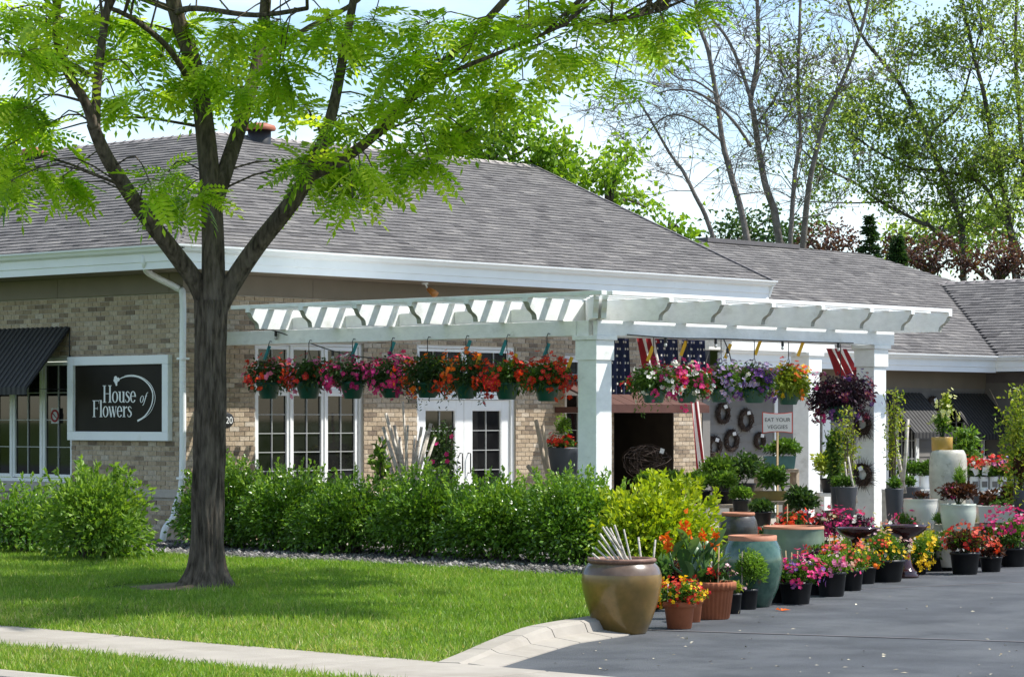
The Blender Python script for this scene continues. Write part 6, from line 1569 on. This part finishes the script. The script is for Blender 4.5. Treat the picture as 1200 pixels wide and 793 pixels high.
X_ = unit(DI); Z0 = np.tile([0, 0, 1.0], (n, 1)) + .35 * RNG.normal(size=(n, 3)); Y_ = unit(np.cross(Z0, X_)); Z_ = np.cross(X_, Y_)
S_ = RNG.uniform(.72, 1.12, n)
VV = (OR[:, None] + S_[:, None, None] * (PV[None, :, 0:1] * X_[:, None] + PV[None, :, 1:2] * Y_[:, None] + PV[None, :, 2:3] * Z_[:, None])).reshape(-1, 3)
FF = (np.arange(n)[:, None, None] * len(PV) + PF[None]).reshape(-1, 4)
tt = np.clip(.55 + .28 * RNG.normal(size=n), 0, 1)
cr = Geo(); cr.add((VV, FF), t=np.repeat(tt, len(PF))); cr = cr.build('crown', M['L_locust'], locust)
twigs.build('twigs', M['bark'], cr)
# bare earth ring with roots
tp = at_z(232, 688, LZ); g = Geo(); V = []; 
for k in range(30):
    a = 6.283 * k / 30; r_ = .52 + .13 * math.sin(3 * a + 1) + .06 * math.sin(7 * a); V.append((tp.x - .12 + r_ * math.cos(a) * .9, tp.y + .15 + r_ * math.sin(a) * 1.15, LZ - .02))
V.append((tp.x, tp.y, LZ + .07)); g.add((V, [(k, (k + 1) % 30, 30) for k in range(30)]), smooth=True); tag(g.build('bare_earth', mat('bare_earth', (.16, .115, .075), .95, .35, 14, bump=.8, bscale=50)), 'ring of bare earth and bark mulch round the trunk', 'soil', kind='stuff')

# ---- trees behind the roofs
def spawn(g, P, r, level, rng, lens, maxlev, tips, up=.25, dens=1.0, thin=.0035):
    m = len(P); L_ = sum((P[i + 1] - P[i]).length for i in range(m - 1))
    cnt = max(2, int(L_ * dens * [1.1, 2.4, 5.0, 8.0][level]))
    for k in range(cnt):
        f = rng.uniform(.22, 1.0); i = min(m - 2, int(f * (m - 1))); p = P[i].lerp(P[i + 1], f * (m - 1) - i); d = (P[i + 1] - P[i]).normalized()
        a = rng.gauss(0, 1), rng.gauss(0, 1), rng.gauss(0, .7); dd = (d * .55 + Vector(a) * .55 + Vector((0, 0, up))).normalized(); ln = lens[level] * rng.uniform(.45, 1.1) * (1 - .4 * f)
        q1 = p + dd * ln * .5 + Vector((0, 0, .06 * ln)); q2 = p + (dd + Vector((rng.gauss(0, .3), rng.gauss(0, .3), rng.gauss(.05, .2)))).normalized() * ln
        rr = max(thin * 1.5, r * (.34 if level == 0 else .45) * (1 - .5 * f)); Q = [p, q1, q2]; g.add(tube(Q, [rr, rr * .7, max(thin, rr * .35)], 5 if level < 2 else 3, False), smooth=True)
        tips.append(q2)
        if level == 2: tips.append(q1)
        if level + 1 < maxlev: spawn(g, Q, rr, level + 1, rng, lens, maxlev, tips, up, dens, thin)
def far_tree(lab, d, stems, leafm, leafn, leafL, seed, lens=(3.2, 1.5, .6), maxlev=3, up=.25, name='tree', cat='tree', dens=1.0, clump=.35, tiprange=None, twigmat=None, thin=.006, keep=1.0):
    rng = random.Random(seed); b = at_d(stems[0][0][0], 480, d)
    t = thing(name, lab, cat, (b.x, b.y, -.05)); g = Geo(); tips = []; tw = Geo()
    for si, (pts, r0, r1) in enumerate([(s[0:-2], s[-2], s[-1]) for s in stems]):
        PP = [at_d(x, y, d + rng.uniform(-.3, .3)) for x, y in pts]
        if pts[0][1] > 240:
            e = (PP[0] - PP[1]); e = e / max(.2, abs(e.z)); k_ = PP[0].z + .1; PP = [PP[0] + Vector((e.x * k_ * .45, e.y * k_ * .45, -k_)), PP[0] + Vector((e.x * k_ * .3, e.y * k_ * .3, -k_ * .45))] + PP
        r0, r1 = r0 * .46, r1 * .4; P = limb(g, PP, r0, r1, 8, 4); spawn(tw, P[3:], (r0 + r1) / 2, 0, rng, lens, maxlev, tips, up, dens, thin)
    g.build('trunk', twigmat or M['farbark'], t)
    tw.build('branches', twigmat or M['farbark'], t)
    if leafn:
        A = np.array([tuple(p) for p in tips])
        if tiprange: 
            xs_ = CX + F * ((A[:, 0] - CAMX) * CO - (A[:, 1] - CAMY) * SI) / ((A[:, 0] - CAMX) * SI + (A[:, 1] - CAMY) * CO); A = A[(xs_ > tiprange[0]) & (xs_ < tiprange[1])]
        r = np.random.default_rng(seed); A = A[r.random(len(A)) < keep]; idx = r.integers(0, len(A), leafn); P = A[idx] + r.normal(size=(leafn, 3)) * clump * r.random((leafn, 1))
        g = Geo(); g.add(leaves(P, r.normal(size=P.shape) + np.array([0, 0, -.2]), leafL * r.uniform(.6, 1.2, leafn), leafL * .7), t=np.repeat(np.clip(.5 + .25 * r.normal(size=leafn), 0, 1), 2)); g.build('crown', leafm, t)
    return t
far_tree('bare grey tree behind the roof, left of the leafy trees', 64, [((872, 263), (858, 210), (847, 167), (840, 117), (830, 60), (818, 23), (810, -60), .20, .09), ((833, 270), (815, 230), (800, 200), (785, 180), (762, 140), (748, 118), .15, .05),
    ((880, 172), (862, 145), (840, 123), (815, 108), (790, 105), (770, 110), .09, .04), ((845, 165), (820, 145), (795, 135), (775, 140), (750, 165), .07, .03), ((838, 110), (815, 95), (795, 92), (770, 70), (765, 60), .06, .03)], M['L_far'], 200, .12, 5, lens=(2.6, 1.6, .9), up=.0, dens=1.55, thin=.0048, twigmat=M['palebark'])
far_tree('tall forked grey tree with sparse young leaves', 66, [((910, 263), (905, 240), (897, 217), (890, 180), (883, 133), (880, 117), (888, 67), (888, 20), (884, -80), .24, .10), ((880, 117), (868, 80), (852, 45), (832, 18), (815, -30), .11, .06), ((927, 270), (932, 200), (938, 167), (935, 100), (937, 33), (940, -60), .16, .07),
    ((943, 265), (948, 220), (953, 193), (967, 140), (985, 100), (1007, 43), (1025, -30), .20, .08)], M['L_far'], 1500, .12, 9, lens=(2.4, 1.4, .8), dens=1.5, clump=.25, tiprange=(880, 1060), twigmat=M['palebark'])
far_tree('big leafy tree with dark limbs at the right edge', 74, [((1188, 300), (1183, 263), (1173, 207), (1163, 167), (1153, 110), (1140, 60), (1120, -40), .28, .10), ((1128, 300), (1126, 263), (1110, 217), (1086, 160), (1053, 97), (1007, 37), (985, -30), .24, .08), ((1175, 255), (1147, 213), (1100, 200), (1065, 196), (1020, 173), (977, 140), .16, .05),
    ((1100, 275), (1083, 263), (1033, 237), (1006, 217), (960, 193), (935, 170), .17, .05), ((1205, 280), (1198, 180), (1190, 60), (1195, -60), .2, .1), ((1083, 160), (1120, 130), (1135, 90), (1150, 30), .1, .05), ((1030, 237), (990, 238), (950, 236), .06, .03)], M['L_far'], 22000, .12, 14, lens=(2.8, 1.5, .65), dens=1.4, clump=.34, tiprange=(945, 1300), keep=.4)
def puffs(lab, d, cl, m, leafL, per, name, cat, trunk=None, group=None, lump=.2):
    b = at_d(cl[0][0], 480, d); t = thing(name, lab, cat, (b.x, b.y, -.05), group); g = Geo(); mp = d / F
    cs_ = [(at_d(x, y, d + random.uniform(-1.2, 1.2)), r * mp) for x, y, r in cl]
    root = Vector((b.x, b.y, -.1)); lo = min(c.z - r for c, r in cs_); jn = Vector((b.x, b.y, max(.8, lo)))
    g.add(tube([root, jn], [.16, .12], 8), smooth=True)
    for c, r in cs_: g.add(tube([jn, jn.lerp(c, .5) + Vector((0, 0, .2)), c], [.07, .04, .015], 5), smooth=True)
    g.build('trunk', M['farbark'], t); g = Geo()
    for c, r in cs_:
        # leaves gathered on short sprays inside each clump
        k = max(6, int(per * (r / .8) ** 2 / 16)); S, U = shell(c, r * 1.12, r * 1.12, r, k, .25, -1, lump); n_ = k * 16; idx = RNG.integers(0, len(S), n_); P = S[idx] + RNG.normal(size=(n_, 3)) * leafL * 1.1
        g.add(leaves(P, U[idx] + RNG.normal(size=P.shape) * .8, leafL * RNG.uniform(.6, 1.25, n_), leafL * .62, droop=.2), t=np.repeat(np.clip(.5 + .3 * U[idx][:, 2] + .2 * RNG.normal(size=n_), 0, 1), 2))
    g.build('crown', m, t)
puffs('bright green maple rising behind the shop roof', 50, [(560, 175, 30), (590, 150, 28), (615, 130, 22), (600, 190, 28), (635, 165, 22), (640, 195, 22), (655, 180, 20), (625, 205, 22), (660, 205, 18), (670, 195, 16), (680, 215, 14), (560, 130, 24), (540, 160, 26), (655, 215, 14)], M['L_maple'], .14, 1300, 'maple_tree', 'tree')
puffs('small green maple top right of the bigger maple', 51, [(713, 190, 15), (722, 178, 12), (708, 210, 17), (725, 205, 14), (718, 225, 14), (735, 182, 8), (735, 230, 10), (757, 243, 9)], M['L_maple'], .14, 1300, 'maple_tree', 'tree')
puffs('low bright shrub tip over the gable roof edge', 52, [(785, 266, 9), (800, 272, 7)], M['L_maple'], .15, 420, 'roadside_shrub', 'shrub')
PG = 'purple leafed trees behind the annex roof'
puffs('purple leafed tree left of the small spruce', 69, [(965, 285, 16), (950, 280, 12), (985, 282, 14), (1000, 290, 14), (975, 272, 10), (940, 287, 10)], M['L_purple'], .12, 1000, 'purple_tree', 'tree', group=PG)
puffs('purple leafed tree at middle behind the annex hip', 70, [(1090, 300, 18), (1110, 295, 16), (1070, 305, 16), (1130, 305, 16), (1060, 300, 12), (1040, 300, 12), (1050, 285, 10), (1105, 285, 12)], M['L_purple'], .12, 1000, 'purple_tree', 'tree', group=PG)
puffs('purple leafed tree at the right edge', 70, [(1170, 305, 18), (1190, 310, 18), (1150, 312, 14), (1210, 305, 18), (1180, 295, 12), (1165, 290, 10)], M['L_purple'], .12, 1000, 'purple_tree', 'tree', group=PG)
BG = 'green trees far behind the annex'
puffs('dark green tree behind the forked grey trunks', 84, [(850, 275, 18), (880, 270, 18), (910, 275, 20), (940, 270, 18), (870, 285, 20), (925, 285, 18), (860, 262, 10), (905, 255, 12)], M['L_dark'], .2, 420, 'distant_tree', 'tree', group=BG)
puffs('mid green tree behind the big leafy tree', 86, [(1060, 270, 20), (1090, 255, 22), (1120, 265, 22), (1150, 250, 22), (1180, 260, 24), (1075, 285, 20), (1140, 280, 22), (1200, 245, 20), (1160, 230, 16)], M['L_far'], .2, 420, 'distant_tree', 'tree', group=BG)
# spruces
def spruce(x, ytop, ybot, w, d, lab):
    tp = at_d(x, ytop, d); mp = d / F; h = (ybot - ytop) * mp; t = thing('spruce_tree', lab, 'tree', (tp.x, tp.y, -.05), 'small spruces behind the annex'); g = Geo(); g.add(tube([(tp.x, tp.y, -.1), tp], [.12, .01], 6)); g.build('trunk', M['farbark'], t)
    Q = []; D = []; 
    for k in range(150):
        f = random.random() ** .7; R_ = w * mp * .5 * f; a = random.uniform(0, 6.28); z = tp.z - h * f
        for s in np.linspace(.15, 1, 9):
            for j in range(2): Q.append((tp.x + math.cos(a) * R_ * s + random.gauss(0, .03), tp.y + math.sin(a) * R_ * s + random.gauss(0, .03), z - .12 * R_ * s)); D.append((math.cos(a + random.gauss(0, .8)), math.sin(a + random.gauss(0, .8)), random.gauss(-.1, .3)))
    Q = np.array(Q); g = Geo(); g.add(leaves(Q, np.array(D), .15, .05), t=np.repeat(RNG.random(len(Q)) * .7, 2)); g.build('crown', M['L_dark'], t)
spruce(1019, 253, 330, 40, 66, 'slim spruce tip above the annex ridge')
spruce(1052, 277, 330, 30, 66, 'smaller spruce right of the slim spruce')
